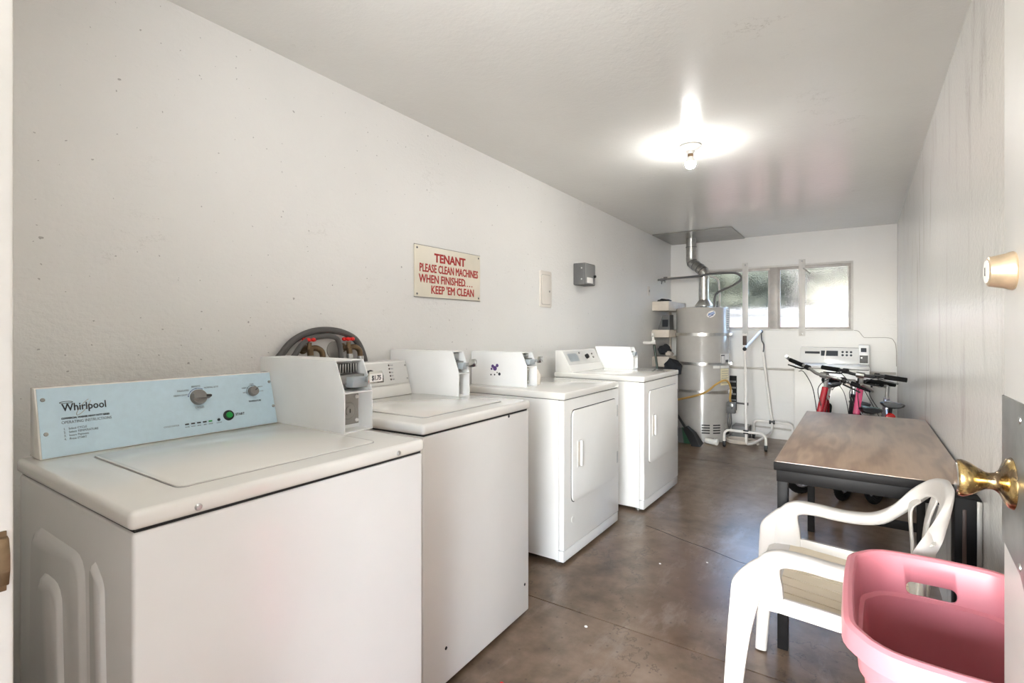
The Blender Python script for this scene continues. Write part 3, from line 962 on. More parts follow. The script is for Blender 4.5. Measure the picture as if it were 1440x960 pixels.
for xx in (-0.05, -0.62):
    for yy in (0.05, 0.62):
        b.lathe([(0, 0), (0.018, 0), (0.018, 0.008), (0.008, 0.010), (0.008, 0.02), (0, 0.02)], (xx, yy, 0.0), (0, 0, 1), 12)
b.pieces('foot', M['rubber'], w2, local=True)
# console
b = MB().prism([(-0.592, 0.914), (-0.606, 0.962), (-0.609, 0.962), (-0.635, 1.072), (-0.695, 1.074), (-0.695, 0.914)], 'y', 0.02, 0.577, 0.0015)
c2 = b.build('console', M['enamel_warm'], w2, local=True)
b = MB()
p0, p1 = Vector((-0.6075, 0, 0.968)), Vector((-0.6320, 0, 1.066)); su2 = (p1 - p0).normalized(); n2 = Vector((su2.z, 0, -su2.x))
def pan2(y, t, off=0.0):
    return Vector((p0.x, y, p0.z)) + su2 * t + n2 * off
b.loft([[pan2(0.03, 0, o_), pan2(0.572, 0, o_), pan2(0.572, 0.1, o_), pan2(0.03, 0.1, o_)] for o_ in (0.0, 0.0025)])
b.build('fascia', M['grey_fascia'], c2, local=True, smooth=False)
MB().lathe([(0, 0), (0.021, 0), (0.020, 0.012), (0, 0.014)], pan2(0.335, 0.052, 0.0025), n2, 28).build('cycle_knob', M['black'], c2, local=True)
for i in range(5):
    b = MB().lathe([(0, 0), (0.0042, 0), (0.0042, 0.001), (0, 0.0012)], pan2(0.458, 0.088 - i * 0.0165, 0.0025), n2, 12)
    b.build('status_light', M['brown_board'], c2, local=True)
    text('lettering', ('Wash', 'Rinse', 'Spin', 'Lid', 'Start')[i], 0.0075, M['ink_grey'], c2, pan2(0.466, 0.0855 - i * 0.0165, 0.003), (0, 1, 0), su2)
b = MB()
for yy, tt in ((0.563, 0.083), (0.563, 0.02)):
    b.lathe([(0, 0), (0.0045, 0), (0.004, 0.0018), (0, 0.002)], pan2(yy, tt, 0.0025), n2, 10)
b.pieces('fascia_screw', M['dull_plate'], c2, local=True)
coin_box(w2, -0.318, 0.43, 0.588, 0.668, 0.914, 0.206, 0.036, 0.0, None, True, 0.108)

# ---- dryers
def dryer(name, label, loc, rz, D, W, H, hinge=True, round_panel=False):
    t = thing(name, label, 'dryer', loc, (0, 0, rz), 'coin operated laundry machines')
    MB().box(-D + 0.004, -0.034, 0.002, W - 0.002, 0.022, H - 0.040, 0.003).build('cabinet', M['enamel_warm'], t, local=True)
    b = MB().box(-D + 0.01, -0.006, 0.006, W - 0.006, H - 0.042, H - 0.036)
    b.box(-0.0355, -0.0315, 0.006, W - 0.006, 0.03, H - 0.04)
    b.build('seam', M['seam'], t, local=True)
    MB().box(-0.033, 0, 0.0, W, 0.078, H - 0.041, 0.004, 3).build('front_panel', M['enamel_warm'], t, local=True)
    MB().box(-0.033, -0.003, 0.001, W - 0.001, 0.018, 0.0755, 0.003).build('kick_panel', M['enamel'], t, local=True)
    b = MB(); deck(b, D, W, H - 0.038, H, 0.004, 0.009)
    b.build('top_deck', M['enamel_cream'], t, local=True)
    # door: shadow gap, raised slab, pull
    y0, y1, z0, z1 = W * 0.112, W * 0.935, H * 0.345, H * 0.885
    MB().prism(rrect(y0 - 0.004, y1 + 0.004, z0 - 0.004, z1 + 0.004, 0.036, 6), 'x', -0.001, 0.0012).build('door_gap', M['seam'] if hinge else M['knob_grey'], t, local=True)
    d_ = MB().prism(rrect(y0, y1, z0, z1, 0.034, 6), 'x', -0.002, 0.010, 0.003, 2).build('door', M['enamel_warm'], t, local=True)
    hy = y0 + 0.075
    hz0, hz1 = z0 + (z1 - z0) * 0.36, z0 + (z1 - z0) * 0.66
    b = MB()
    b.prism(rrect(hy - 0.024, hy + 0.024, hz0, hz1, 0.006), 'x', 0.0095, 0.0125, 0.001)
    b.build('pull_plate', M['enamel'], d_, local=True)
    MB().prism(rrect(hy - 0.019, hy + 0.003, hz0 + 0.008, hz1 - 0.008, 0.005), 'x', 0.012, 0.0136).build('pull_recess', M['wood_trim'], d_, local=True)
    MB().box(0.011, 0.026, hy + 0.004, hy + 0.018, hz0 + 0.004, hz1 - 0.004, 0.004, 3).build('pull_handle', M['enamel'], d_, local=True)
    for zz in (z0 + (z1 - z0) * 0.84, z0 + (z1 - z0) * 0.24):
        b = MB().box(-0.001, 0.004, y1 + 0.006, y1 + 0.030, zz - 0.035, zz + 0.035, 0.0008)
        b.tube([(0.006, y1 + 0.004, zz - 0.034), (0.006, y1 + 0.004, zz + 0.034)], 0.005, 8)
        b.build('hinge', M['steel'], t, local=True)
    b = MB()
    for xx in (-0.06, -D + 0.06):
        for yy in (0.05, W - 0.05):
            b.lathe([(0, 0), (0.018, 0), (0.018, 0.01), (0.008, 0.012), (0.008, 0.026), (0, 0.026)], (xx, yy, 0), (0, 0, 1), 12)
    b.pieces('foot', M['dull_plate'], t, local=True)
    return t
d1 = dryer('front_load_dryer', 'white dryer third in the machine row with stickered coin box and hinged door', (-1.26, 2.345, 0), 0, 0.685, 0.722, 0.893)
MB().lathe([(0, 0), (0.019, 0), (0.017, 0.003), (0, 0.0035)], (0.0, 0.10, 0.215), (1, 0, 0), 20).build('access_plug', M['enamel_warm'], d1, local=True)
c1 = coin_box(d1, -0.285, 0.395, 0.095, 0.205, 0.893, 0.197, 0.034, 0.0, None, True, 0.120)
# purple sticker remains on the coin box
b = MB()
for dx, dz, r in ((-0.512, 0.112, 0.010), (-0.480, 0.117, 0.010), (-0.496, 0.100, 0.014), (-0.520, 0.096, 0.007)):
    b.lathe([(0, 0), (r, 0), (r, 0.0004), (0, 0.0004)], (-0.01 + dx, 0.0949, 0.893 + dz), (0, -1, 0), 12)
b.pieces('sticker', plain('violet sticker', (0.32, 0.20, 0.45), 0.5), c1, local=True)
b = MB()
for dx, dz, r in ((-0.524, 0.062, 0.005), (-0.498, 0.063, 0.005), (-0.464, 0.068, 0.009), (-0.480, 0.076, 0.004)):
    b.lathe([(0, 0), (r, 0), (r, 0.0004), (0, 0.0004)], (-0.01 + dx, 0.0949, 0.893 + dz), (0, -1, 0), 12)
b.pieces('sticker', M['ink'], c1, local=True)
b = MB()
b.prism([(-0.300, 0.893), (-0.268, 0.905), (-0.262, 0.955), (-0.300, 1.02), (-0.34, 1.06), (-0.36, 1.06), (-0.36, 0.893)], 'y', 0.2055, 0.212, 0.001)
b.build('chute', M['wood_trim'], d1, local=True)
d2 = dryer('front_load_dryer', 'farthest white dryer of the row, sloping control panel and small coin box on top', (-1.19, 3.335, 0), R(-0.9), 0.69, 0.735, 0.905, hinge=False)
b = MB().prism([(-0.545, 0.905), (-0.632, 1.062), (-0.685, 1.064), (-0.685, 0.905)], 'y', 0.01, 0.56, 0.0015)
cn = b.build('console', M['enamel_warm'], d2, local=True)
p3 = Vector((-0.545, 0, 0.905)); su3 = (Vector((-0.632, 0, 1.062)) - p3).normalized(); n3 = Vector((su3.z, 0, -su3.x))
def pan3(y, t, off=0.0): return Vector((p3.x, y, p3.z)) + su3 * t + n3 * off
b = MB(); b.loft([[pan3(0.02, 0.06, o_), pan3(0.55, 0.06, o_), pan3(0.55, 0.172, o_), pan3(0.02, 0.172, o_)] for o_ in (0, 0.002)])
b.build('fascia', M['grey_fascia'], cn, local=True, smooth=False)
b = MB(); b.loft([[pan3(0.06, 0.085, o_), pan3(0.21, 0.085, o_), pan3(0.21, 0.15, o_), pan3(0.06, 0.15, o_)] for o_ in (0.002, 0.0026)])
b.build('instruction_sticker', M['slide'], cn, local=True, smooth=False)
MB().lathe([(0, 0), (0.019, 0), (0.018, 0.018), (0, 0.02)], pan3(0.345, 0.115, 0.002), n3, 24).build('timer_knob', M['black'], cn, local=True)
b = MB()
for yy, tt in ((0.455, 0.105), (0.455, 0.135), (0.25, 0.15)):
    b.lathe([(0, 0), (0.008, 0), (0.007, 0.008), (0, 0.009)], pan3(yy, tt, 0.002), n3, 14)
b.pieces('small_knob', M['knob_grey'], cn, local=True)
coin_box(d2, -0.315, 0.335, 0.605, 0.70, 0.905, 0.175, 0.030, 0.06, None, False, 0.095)

# ---- the washer by the far wall
w3 = thing('top_load_washer', 'white front-facing washer standing alone against the far wall behind the bicycles', 'washing machine', (-0.30, 6.05, 0))
y0_, y1_ = 5.74, 6.40
xa, xb = -0.535, 0.075
MB().box(xa, xb, y0_, y1_, 0.015, 0.842, 0.008, 3).build('cabinet', M['enamel_warm'], w3)
MB().box(xa + 0.006, xb - 0.006, y0_ + 0.006, y1_ - 0.006, 0.840, 0.847).build('seam', M['seam'], w3)
MB().box(xa - 0.004, xb + 0.004, y0_ - 0.006, y1_, 0.846, 0.872, 0.010, 3).build('top_deck', M['enamel'], w3)
MB().prism(rrect(xa + 0.07, xb - 0.07, y0_ + 0.05, y1_ - 0.24, 0.03), 'z', 0.871, 0.876, 0.001).build('lid', M['enamel'], w3)
b = MB().prism([(y1_ - 0.175, 0.872), (y1_ - 0.135, 1.03), (y1_ - 0.02, 1.032), (y1_ - 0.02, 0.872)], 'x', xa + 0.012, xb - 0.085, 0.003)
c3 = b.build('console', M['enamel'], w3)
def pan4(x, t, off=0.0):
    return Vector((x, y1_ - 0.175 + 0.04 * t / 0.158 - off, 0.872 + t))
b = MB(); b.loft([[pan4(-0.48, 0.095, o_), pan4(-0.345, 0.095, o_), pan4(-0.345, 0.118, o_), pan4(-0.48, 0.118, o_)] for o_ in (0, 0.003)])
b.build('name_strip', M['ink'], c3)
b = MB(); b.loft([[pan4(-0.335, 0.075, o_), pan4(-0.185, 0.075, o_), pan4(-0.185, 0.128, o_), pan4(-0.335, 0.128, o_)] for o_ in (0, 0.003)])
b.build('display', M['ink'], c3)
b = MB(); b.loft([[pan4(-0.308, 0.030, o_), pan4(-0.296, 0.030, o_), pan4(-0.284, 0.155, o_), pan4(-0.296, 0.155, o_)] for o_ in (0.003, 0.004)])
b.build('tape', M['white_label'], c3)
for i in range(3):
    for j in range(2):
        MB().lathe([(0, 0), (0.011, 0), (0.010, 0.004), (0, 0.005)], pan4(-0.145 + i * 0.036, 0.085 + j * 0.032, 0.0), (0, -1, 0), 14).build('button', M['ink'], c3)
b = MB().box(xb - 0.084, xb + 0.002, y1_ - 0.20, y1_ - 0.02, 0.872, 1.062, 0.003)
c4 = b.build('coin_box', M['coin_white'], w3)
MB().box(xb - 0.075, xb - 0.008, y1_ - 0.204, y1_ - 0.199, 0.885, 0.962, 0.001).build('lock_plate', M['box_grey'], c4)
MB().box(xb - 0.066, xb - 0.020, y1_ - 0.215, y1_ - 0.199, 0.995, 1.035, 0.003).build('coin_slide', M['ink'], c4)
MB().lathe([(0, 0), (0.008, 0), (0.008, 0.003), (0, 0.004)], (xb - 0.06, y1_ - 0.204, 0.935), (0, -1, 0), 14).build('lock', M['dull_plate'], c4)
b = MB()
for xx in (xa + 0.05, xb - 0.05):
    for yy in (y0_ + 0.05, y1_ - 0.05):
        b.lathe([(0, 0), (0.018, 0), (0.018, 0.01), (0.008, 0.012), (0.008, 0.026), (0, 0.026)], (xx, yy, 0), (0, 0, 1), 12)
b.pieces('foot', M['rubber'], w3)

# ------------------------------------------------------------------ water taps and hoses on the left wall
def tap(y, z, label):
    t = thing('water_tap', label, 'tap', (XL, y, z), group='red handled taps')
    b = MB().tube([(XL, y, z), (XL + 0.05, y, z)], 0.013, 12)
    b.lathe([(0, 0), (0.022, 0), (0.021, 0.004), (0.014, 0.006), (0, 0.006)], (XL, y, z), (1, 0, 0), 20)
    b.tube([(XL + 0.045, y, z), (XL + 0.045, y, z + 0.028)], 0.010, 10)
    b.tube(smooth_path([(XL + 0.04, y, z), (XL + 0.05, y + 0.03, z + 0.004), (XL + 0.052, y + 0.055, z - 0.012), (XL + 0.053, y + 0.06, z - 0.04)], 4), 0.0125, 12)
    b.tube([(XL + 0.05, y, z), (XL + 0.052, y + 0.002, z - 0.03)], 0.013, 12)
    b.build('tap_body', M['brass_old'], t)
    b = MB()
    hz = z + 0.040
    for k in range(6):
        a = k * PI / 3 + 0.3
        b.ball((XL + 0.045 + 0.021 * math.cos(a), y + 0.021 * math.sin(a), hz), 0.0095, (1, 1, 0.9), 10)
    b.lathe([(0, -0.007), (0.020, -0.007), (0.020, 0.006), (0, 0.007)], (XL + 0.045, y, hz), (0, 0, 1), 18)
    b.build('tap_handle', M['red_plastic'], t, label='red tap handle')
    for dy, dz in ((0.002, -0.026), (0.06, -0.038)):
        MB().lathe([(0, 0), (0.015, 0), (0.016, -0.010), (0.015, -0.020), (0, -0.020)], (XL + 0.053, y + dy, z + dz), (0, 0, 1), 12).build('hose_nut', M['steel'], t)
tap(1.311, 1.137, 'red handled brass tap on the left wall, the one nearer the doorway')
tap(1.510, 1.137, 'red handled brass tap on the left wall, next to the grey wall flange')
def hose(path, r, mat, label, name='hose', group='hoses at the wall taps'):
    o = MB().tube(smooth_path(path, 7), r, 10).build(name, mat)
    return T(o, label, 'hose' if name == 'hose' else name.replace('_', ' '), group)
XH = XL + 0.028
hose([(XH, 1.13, 0.70), (XH, 1.16, 1.04), (XH, 1.205, 1.13), (XH, 1.262, 1.182), (XH, 1.34, 1.211), (XH, 1.43, 1.216), (XH, 1.51, 1.200), (XH, 1.57, 1.165), (XH, 1.610, 1.09), (XH, 1.62, 1.0), (XH, 1.625, 0.75)], 0.0145, M['hose'], 'thick grey rubber hose arching over both red taps, outer of two')
hose([(XH + 0.026, 1.185, 0.72), (XH + 0.026, 1.215, 1.05), (XH + 0.026, 1.245, 1.125), (XH + 0.026, 1.29, 1.172), (XH + 0.024, 1.36, 1.190), (XH + 0.026, 1.425, 1.188), (XH + 0.026, 1.455, 1.155), (XH + 0.026, 1.465, 1.05), (XH + 0.022, 1.47, 0.8)], 0.0115, M['hose'], 'thinner grey rubber hose arching just under the thick one')
for y_, lb in ((1.313, 'left supply hose hanging from the tap nearer the doorway'), (1.371, 'right supply hose hanging from the tap nearer the doorway'), (1.512, 'left supply hose hanging from the tap beside the wall flange'), (1.570, 'right supply hose hanging from the tap beside the wall flange')):
    hose([(XL + 0.053, y_, 1.082), (XL + 0.053, y_ + 0.004, 1.0), (XL + 0.045, y_ + 0.012, 0.75)], 0.009, M['dull_plate'], lb)
o = MB().lathe([(0, 0), (0.040, 0), (0.039, 0.004), (0.026, 0.008), (0.020, 0.012), (0, 0.012)], (XL, 1.468, 1.128), (1, 0, 0), 24).build('wall_flange', M['lock_plate'])
T(o, 'grey pipe flange on the left wall beside the farther red tap', 'pipe flange')

# ------------------------------------------------------------------ things on the left wall
sg = thing('notice_sign', 'cream tin notice with red hand lettering on the left wall', 'sign', (XL, 2.245, 1.392))
MB().box(XL + 0.002, XL + 0.007, 1.962, 2.529, 1.394, 1.672, 0.002).build('plate', M['sign'], sg)
b = MB()
for yy, zz in ((1.982, 1.655), (2.512, 1.655), (1.982, 1.41), (2.512, 1.41)):
    b.lathe([(0, 0), (0.006, 0), (0.005, 0.002), (0, 0.0025)], (XL + 0.007, yy, zz), (1, 0, 0), 10)
b.pieces('nail', M['box_grey'], sg)
b = MB()
for (ya, yb, za, zb) in ((1.962, 2.529, 1.392, 1.3955), (1.962, 2.529, 1.6705, 1.674)):
    b.box(XL + 0.002, XL + 0.0078, ya, yb, za, zb, 0.0005)
b.pieces('worn_edge', M['lock_plate'], sg)
for s, yc, zz, sz, xs, bo in (('TENANT', 2.250, 1.592, 0.066, 1.03, 0.0024), ('PLEASE CLEAN MACHINES', 2.252, 1.532, 0.062, 0.700, 0.0014), ('WHEN FINISHED', 2.190, 1.474, 0.062, 0.835, 0.0014), ('....', 2.414, 1.474, 0.062, 1.6, 0.0), ("KEEP 'EM CLEAN", 2.278, 1.417, 0.062, 0.835, 0.0014)):
    text('lettering', s, sz, M['ink_red'], sg, (XL + 0.0076, yc, zz), (0, 1, 0), (0, 0, 1), 'CENTER', xs, bo, local=False)
o = MB().prism(rrect(3.250, 3.418, 1.385, 1.655, 0.012), 'x', XL, XL + 0.008, 0.002).build('electrical_panel_cover', M['cover_paint'])
T(o, 'painted-over flush cover plate on the left wall beside the dark grey box', 'cover plate')
MB().prism(rrect(3.268, 3.395, 1.405, 1.628, 0.012), 'x', XL + 0.0075, XL + 0.0095).build('door_gap', M['lock_plate'], o)
MB().prism(rrect(3.271, 3.392, 1.408, 1.625, 0.012), 'x', XL + 0.008, XL + 0.012, 0.001).build('door', M['cover_paint'], o)
MB().box(XL + 0.011, XL + 0.015, 3.370, 3.386, 1.498, 1.512, 0.001).build('latch', M['lock_plate'], o)
tb = thing('timer_box', 'dark grey switch box mounted on the left wall above the third machine', 'electrical box', (XL, 3.84, 1.578))
MB().box(XL, XL + 0.105, 3.790, 3.985, 1.585, 1.762, 0.006).build('housing', M['box_grey'], tb)
MB().box(XL + 0.104, XL + 0.110, 3.797, 3.978, 1.592, 1.755, 0.002).build('cover', M['box_side'], tb)
MB().box(XL + 0.1095, XL + 0.1115, 3.82, 3.93, 1.60, 1.645, 0.0004).build('sticker', M['white_label'], tb)
MB().lathe([(0, 0), (0.012, 0), (0.010, 0.016), (0, 0.018)], (XL + 0.11, 3.955, 1.66), (1, 0, 0), 16).build('knob', M['black'], tb)
b = MB()
for zz in (1.63, 1.72):
    b.ball((XL + 0.075, 3.7895, zz), 0.007, (1, 0.4, 1), 10)
b.pieces('screw', M['steel'], tb)
o = MB().box(XL, XL + 0.006, 5.575, 5.645, 1.595, 1.70, 0.002).build('switch_plate', M['cover_paint'])
T(o, 'painted switch plate on the left wall near the shelf', 'switch')
MB().box(XL + 0.006, XL + 0.014, 5.603, 5.617, 1.635, 1.66, 0.001).build('toggle', M['lock_plate'], o)
o = MB().tube(smooth_path([(XL, 5.45, 1.075), (XL + 0.07, 5.45, 1.075), (XL + 0.10, 5.46, 1.08)], 4), 0.016, 10).lathe([(0, 0), (0.024, 0), (0.024, 0.04), (0, 0.04)], (XL + 0.09, 5.46, 1.08), (1, 0.1, 0.1), 14).build('pipe_stub', M['rack_white'])
T(o, 'short white capped pipe stub sticking out of the left wall', 'pipe')

# ------------------------------------------------------------------ wall shelf with things, broom
sh = thing('wall_shelf', 'narrow pale wooden three-tier wall shelf left of the water heater', 'shelf', (XL + 0.1, 6.05, 0.80))
for z0_, z1_ in ((1.43, 1.535), (1.13, 1.215), (0.80, 0.915)):
    b = MB().box(XL, XL + 0.19, 5.73, 6.40, z0_ + 0.001, z0_ + 0.018, 0.001)
    b.box(XL, XL + 0.012, 5.73, 6.40, z0_ + 0.018, z1_, 0.001)
    b.box(XL + 0.178, XL + 0.19, 5.73, 6.40, z0_ + 0.018, z1_, 0.001)
    b.box(XL + 0.012, XL + 0.178, 5.73, 5.745, z0_ + 0.018, z1_, 0.001)
    b.build('shelf_tray', M['wood_trim'], sh)
b = MB().box(XL + 0.001, XL + 0.02, 6.37, 6.395, 0.70, 1.53).box(XL + 0.02, XL + 0.16, 6.37, 6.395, 0.70, 0.72)
b.build('upright', M['wood_trim'], sh)
def lump(name, label, cat, c, s, mat, seed, group=None):
    t = bmesh.new()
    bmesh.ops.create_icosphere(t, subdivisions=3, radius=1.0)
    rr = random.Random(seed)
    ph = [rr.uniform(0, 6.28) for _ in range(5)]
    for v in t.verts:
        n = v.co.copy()
        k = 1 + 0.12 * math.sin(5 * n.x + ph[0]) * math.sin(4 * n.y + ph[1]) + 0.10 * math.sin(8 * n.z + 5 * n.x + ph[2])
        v.co = Vector((n.x * s[0] * k, n.y * s[1] * k, max(n.z, -0.8) * s[2] * k))
        v.co += Vector(c)
    mb = MB(); mb._add(t)
    o = mb.build(name, mat)
    return T(o, label, cat, group)
lump('folded_cloth', 'dark folded cloth lying on the top shelf tray', 'cloth', (XL + 0.095, 5.86, 1.545), (0.075, 0.10, 0.025), M['dark_cloth'], 3)
o = MB().loft([[(XL + 0.05, 5.77, 1.215), (XL + 0.185, 5.77, 1.215), (XL + 0.185, 5.93, 1.215), (XL + 0.05, 5.93, 1.215)], [(XL + 0.075, 5.785, 1.30), (XL + 0.18, 5.785, 1.30), (XL + 0.18, 5.93, 1.30), (XL + 0.075, 5.93, 1.30)], [(XL + 0.10, 5.80, 1.385), (XL + 0.18, 5.80, 1.385), (XL + 0.18, 5.93, 1.385), (XL + 0.10, 5.93, 1.385)]]).build('storage_bag', M['silver_bag'])
T(o, 'dark grey glossy bag standing on the middle shelf tray', 'bag')
MB().box(XL + 0.10, XL + 0.165, 5.776, 5.784, 1.23, 1.33, 0.002, mat=None).build('flap', M['dark_cloth'], o)
lump('rag', 'dark bundled rag on the bottom shelf tray', 'rag', (XL + 0.11, 5.83, 0.985), (0.07, 0.09, 0.062), M['dark_cloth'], 5)
lump('rag', 'small pale rag beside the dark one on the bottom shelf tray', 'rag', (XL + 0.185, 5.765, 0.948), (0.045, 0.04, 0.03), M['pale_cloth'], 6)
lump('black_bag', 'black bag hanging below the bottom shelf tray beside the heater', 'bag', (XL + 0.235, 5.70, 0.79), (0.10, 0.09, 0.10), M['dark_cloth'], 9)
br = thing('long_broom', 'dark green handled broom leaning on the left wall behind the farthest dryer', 'broom', (-1.80, 5.35, 0))
pa, pb = Vector((-1.89, 5.58, 1.15)), Vector((-1.74, 5.52, 0.20))
MB().tube([pa, pb], 0.012, 10).build('handle', M['green_dark'], br)
MB().tube([pa + Vector((-0.005, 0.006, 0.03)), pa - (pa - pb).normalized() * 0.07], 0.0145, 10).build('grip', M['white_label'], br)
MB().loft([[(-1.80, 5.50, 0.20), (-1.68, 5.50, 0.20), (-1.68, 5.54, 0.20), (-1.80, 5.54, 0.20)], [(-1.85, 5.47, 0.004), (-1.64, 5.47, 0.004), (-1.64, 5.57, 0.004), (-1.85, 5.57, 0.004)]]).build('bristles', M['black'], br)
# second broom and dustpan lying low beside the heater
b2 = thing('hand_broom', 'black broom tilted low beside the dustpan in front of the heater', 'broom', (-1.44, 5.55, 0))
MB().tube([(-1.80, 5.60, 0.575), (-1.525, 5.555, 0.165)], 0.013, 10).build('handle', M['black'], b2)
MB().loft([[(-1.552, 5.535, 0.165), (-1.515, 5.535, 0.200), (-1.505, 5.575, 0.200), (-1.545, 5.575, 0.165)], [(-1.50, 5.51, 0.09), (-1.44, 5.51, 0.14), (-1.43, 5.585, 0.14), (-1.49, 5.585, 0.09)], [(-1.455, 5.50, 0.004), (-1.365, 5.50, 0.004), (-1.355, 5.59, 0.03), (-1.435, 5.59, 0.03)]]).build('bristles', M['black'], b2)
dp = thing('dustpan', 'green and grey dustpan on the floor against the heater', 'dustpan', (-1.63, 5.65, 0))
MB().loft([[(-1.80, 5.605, 0.004), (-1.56, 5.605, 0.004), (-1.58, 5.72, 0.004), (-1.76, 5.72, 0.004)], [(-1.80, 5.615, 0.02), (-1.57, 5.615, 0.02), (-1.60, 5.715, 0.145), (-1.75, 5.715, 0.145)]]).build('pan', M['box_grey'], dp)
MB().loft([[(-1.562, 5.60, 0.004), (-1.475, 5.60, 0.004), (-1.52, 5.72, 0.004), (-1.582, 5.72, 0.004)], [(-1.565, 5.61, 0.022), (-1.485, 5.61, 0.022), (-1.575, 5.715, 0.15), (-1.615, 5.715, 0.15)]]).build('edge_panel', plain('green plastic', (0.13, 0.30, 0.20), 0.5), dp, label='green edge panel')
MB().tube([(-1.66, 5.71, 0.13), (-1.72, 5.70, 0.175), (-1.82, 5.69, 0.19)], 0.015, 8).build('handle', M['white_label'], dp)

# ------------------------------------------------------------------ water heater
HX, HY, HR, HT = -1.475, 6.045, 0.283, 1.462
wh = thing('water_heater', 'tall grey cylindrical water heater with a flue in the far left corner', 'water heater', (HX, HY, 0))
MB().lathe([(0, 0.0), (HR - 0.01, 0.0), (HR - 0.01, 0.03), (HR, 0.032), (HR, HT - 0.012), (HR - 0.006, HT - 0.003), (HR - 0.02, HT), (0, HT + 0.006)], (HX, HY, 0), (0, 0, 1), 64).build('tank', M['heater'], wh)
tocam = Vector((-HX, -HY, 0)).normalized()
side = Vector((tocam.y, -tocam.x, 0))   # to the left as seen from the doorway when negative
def hpt(a, z, off=0.0):
    """point on the tank: a degrees round from the doorway side, positive to the right of the picture"""
    ca, sa = math.cos(R(a)), math.sin(R(a))
    rt = Vector((-tocam.y, tocam.x, 0))
    d_ = tocam * ca + rt * sa
    return Vector((HX, HY, z)) + d_ * (HR + off)
def hpatch(mb, a0, a1, z0, z1, off=0.0015, n=8):
    rings = []
    for o_ in (0.0002, off):
        pass
    pts0 = [hpt(a0 + (a1 - a0) * i / n, z0, off) for i in range(n + 1)] + [hpt(a1 - (a1 - a0) * i / n, z1, off) for i in range(n + 1)]
    outer = [[hpt(a0 + (a1 - a0) * i / n, z, o_) for (z, o_) in ((z0, 0.0), (z0, off), (z1, off), (z1, 0.0))] for i in range(n + 1)]
    mb.loft(outer)
for zz in (1.165, 0.845, 0.54):
    b = MB()
    b.lathe([(HR + 0.0005, -0.017), (HR + 0.003, -0.017), (HR + 0.003, 0.017), (HR + 0.0005, 0.017)], (HX, HY, zz), (0, 0, 1), 64)
    st = b.build('earthquake_strap', M['galv'], wh)
    b = MB(); p = hpt(74, zz, 0.006); b.box(p.x - 0.03, p.x + 0.03, p.y - 0.016, p.y + 0.01, zz - 0.020, zz + 0.020, 0.003)
    b.build('strap_clamp', M['dull_plate'] if zz > 1 else M['galv'], st)
    so = MB().tube([hpt(-90, zz, 0.0), Vector((XL + 0.01, HY - 0.05, zz))], 0.010, 8).build('strap_tie', M['galv'], st)
# sticker with a blue swirl
b = MB()
ring0, ring1 = [], []
for i in range(24):
    a = 2 * PI * i / 24
    da, dz = 9.5 * math.cos(a), 0.036 * math.sin(a) + 0.012 * math.cos(a)
    ring0.append(hpt(18 + da, 1.385 + dz, 0.0)); ring1.append(hpt(18 + da, 1.385 + dz, 0.0022))
b.loft([ring0, ring1]); stk = b.build('round_sticker', M['white_label'], wh)
for k, (dz0, mt) in enumerate(((0.012, 'blue_label'), (-0.002, 'blue_label'), (-0.018, 'ink_blue'))):
    b = MB()
    wdt = (6.5, 7.5, 5.0)[k]
    b.loft([[hpt(18 - wdt + 2 * wdt * i / 8, 1.385 + dz0 + 0.012 * (i / 4 - 1) - 0.0045, 0.003), hpt(18 - wdt + 2 * wdt * i / 8, 1.385 + dz0 + 0.012 * (i / 4 - 1) + 0.0045, 0.003)] for i in range(9)], closed=False, caps=False)
    b.build('logo_stripe', M[mt], stk)
b = MB(); hpatch(b, 57, 74, 1.215, 1.445); lab = b.build('data_label', M['white_label'], wh)
b = MB()
for i in range(9):
    hpatch(b, 59, 66, 1.232 + i * 0.023, 1.241 + i * 0.023, 0.0024, 3)
    hpatch(b, 67.5, 72.5, 1.232 + i * 0.023, 1.241 + i * 0.023, 0.0024, 3)
T(b.build('label_print', M['ink_grey'], lab), kind='stuff')
b = MB(); hpatch(b, 40, 72, 0.80, 0.955); lab = b.build('instruction_label', M['white_label'], wh)
b = MB(); hpatch(b, 41, 52, 0.84, 0.945, 0.0024, 4); hpatch(b, 55, 68, 0.85, 0.89, 0.0024, 4)
T(b.build('label_print', M['box_grey'], lab), kind='stuff')
b = MB(); hpatch(b, 42, 51, 0.85, 0.932, 0.0030, 4); b.build('label_window', M['white_label'], lab)
b = MB(); hpatch(b, 40, 70, 0.615, 0.795); lab = b.build('yellow_label', M['yellow_label'], wh, label='pale yellow label')
b = MB()
for i in range(6): hpatch(b, 43, 66, 0.64 + i * 0.025, 0.644 + i * 0.025, 0.0024, 3)
T(b.build('label_print', M['ink_grey'], lab), kind='stuff')
b = MB(); hpatch(b, 22, 38, 0.80, 0.83); b.build('small_label', M['white_label'], wh)
for c_ in (-2, 22):
    for i in range(4):
        b = MB(); hpatch(b, c_, c_ + 17, 0.095 + i * 0.028, 0.108 + i * 0.028, 0.0015, 4)
        b.build('air_slot', M['seam'], wh)
b = MB(); hpatch(b, 48, 74, 0.06, 0.20, 0.004); b.build('burner_door', M['heater'], wh)
b = MB(); hpatch(b, 52, 72, 0.075, 0.135, 0.006); b.build('burner_opening', M['seam'], wh)
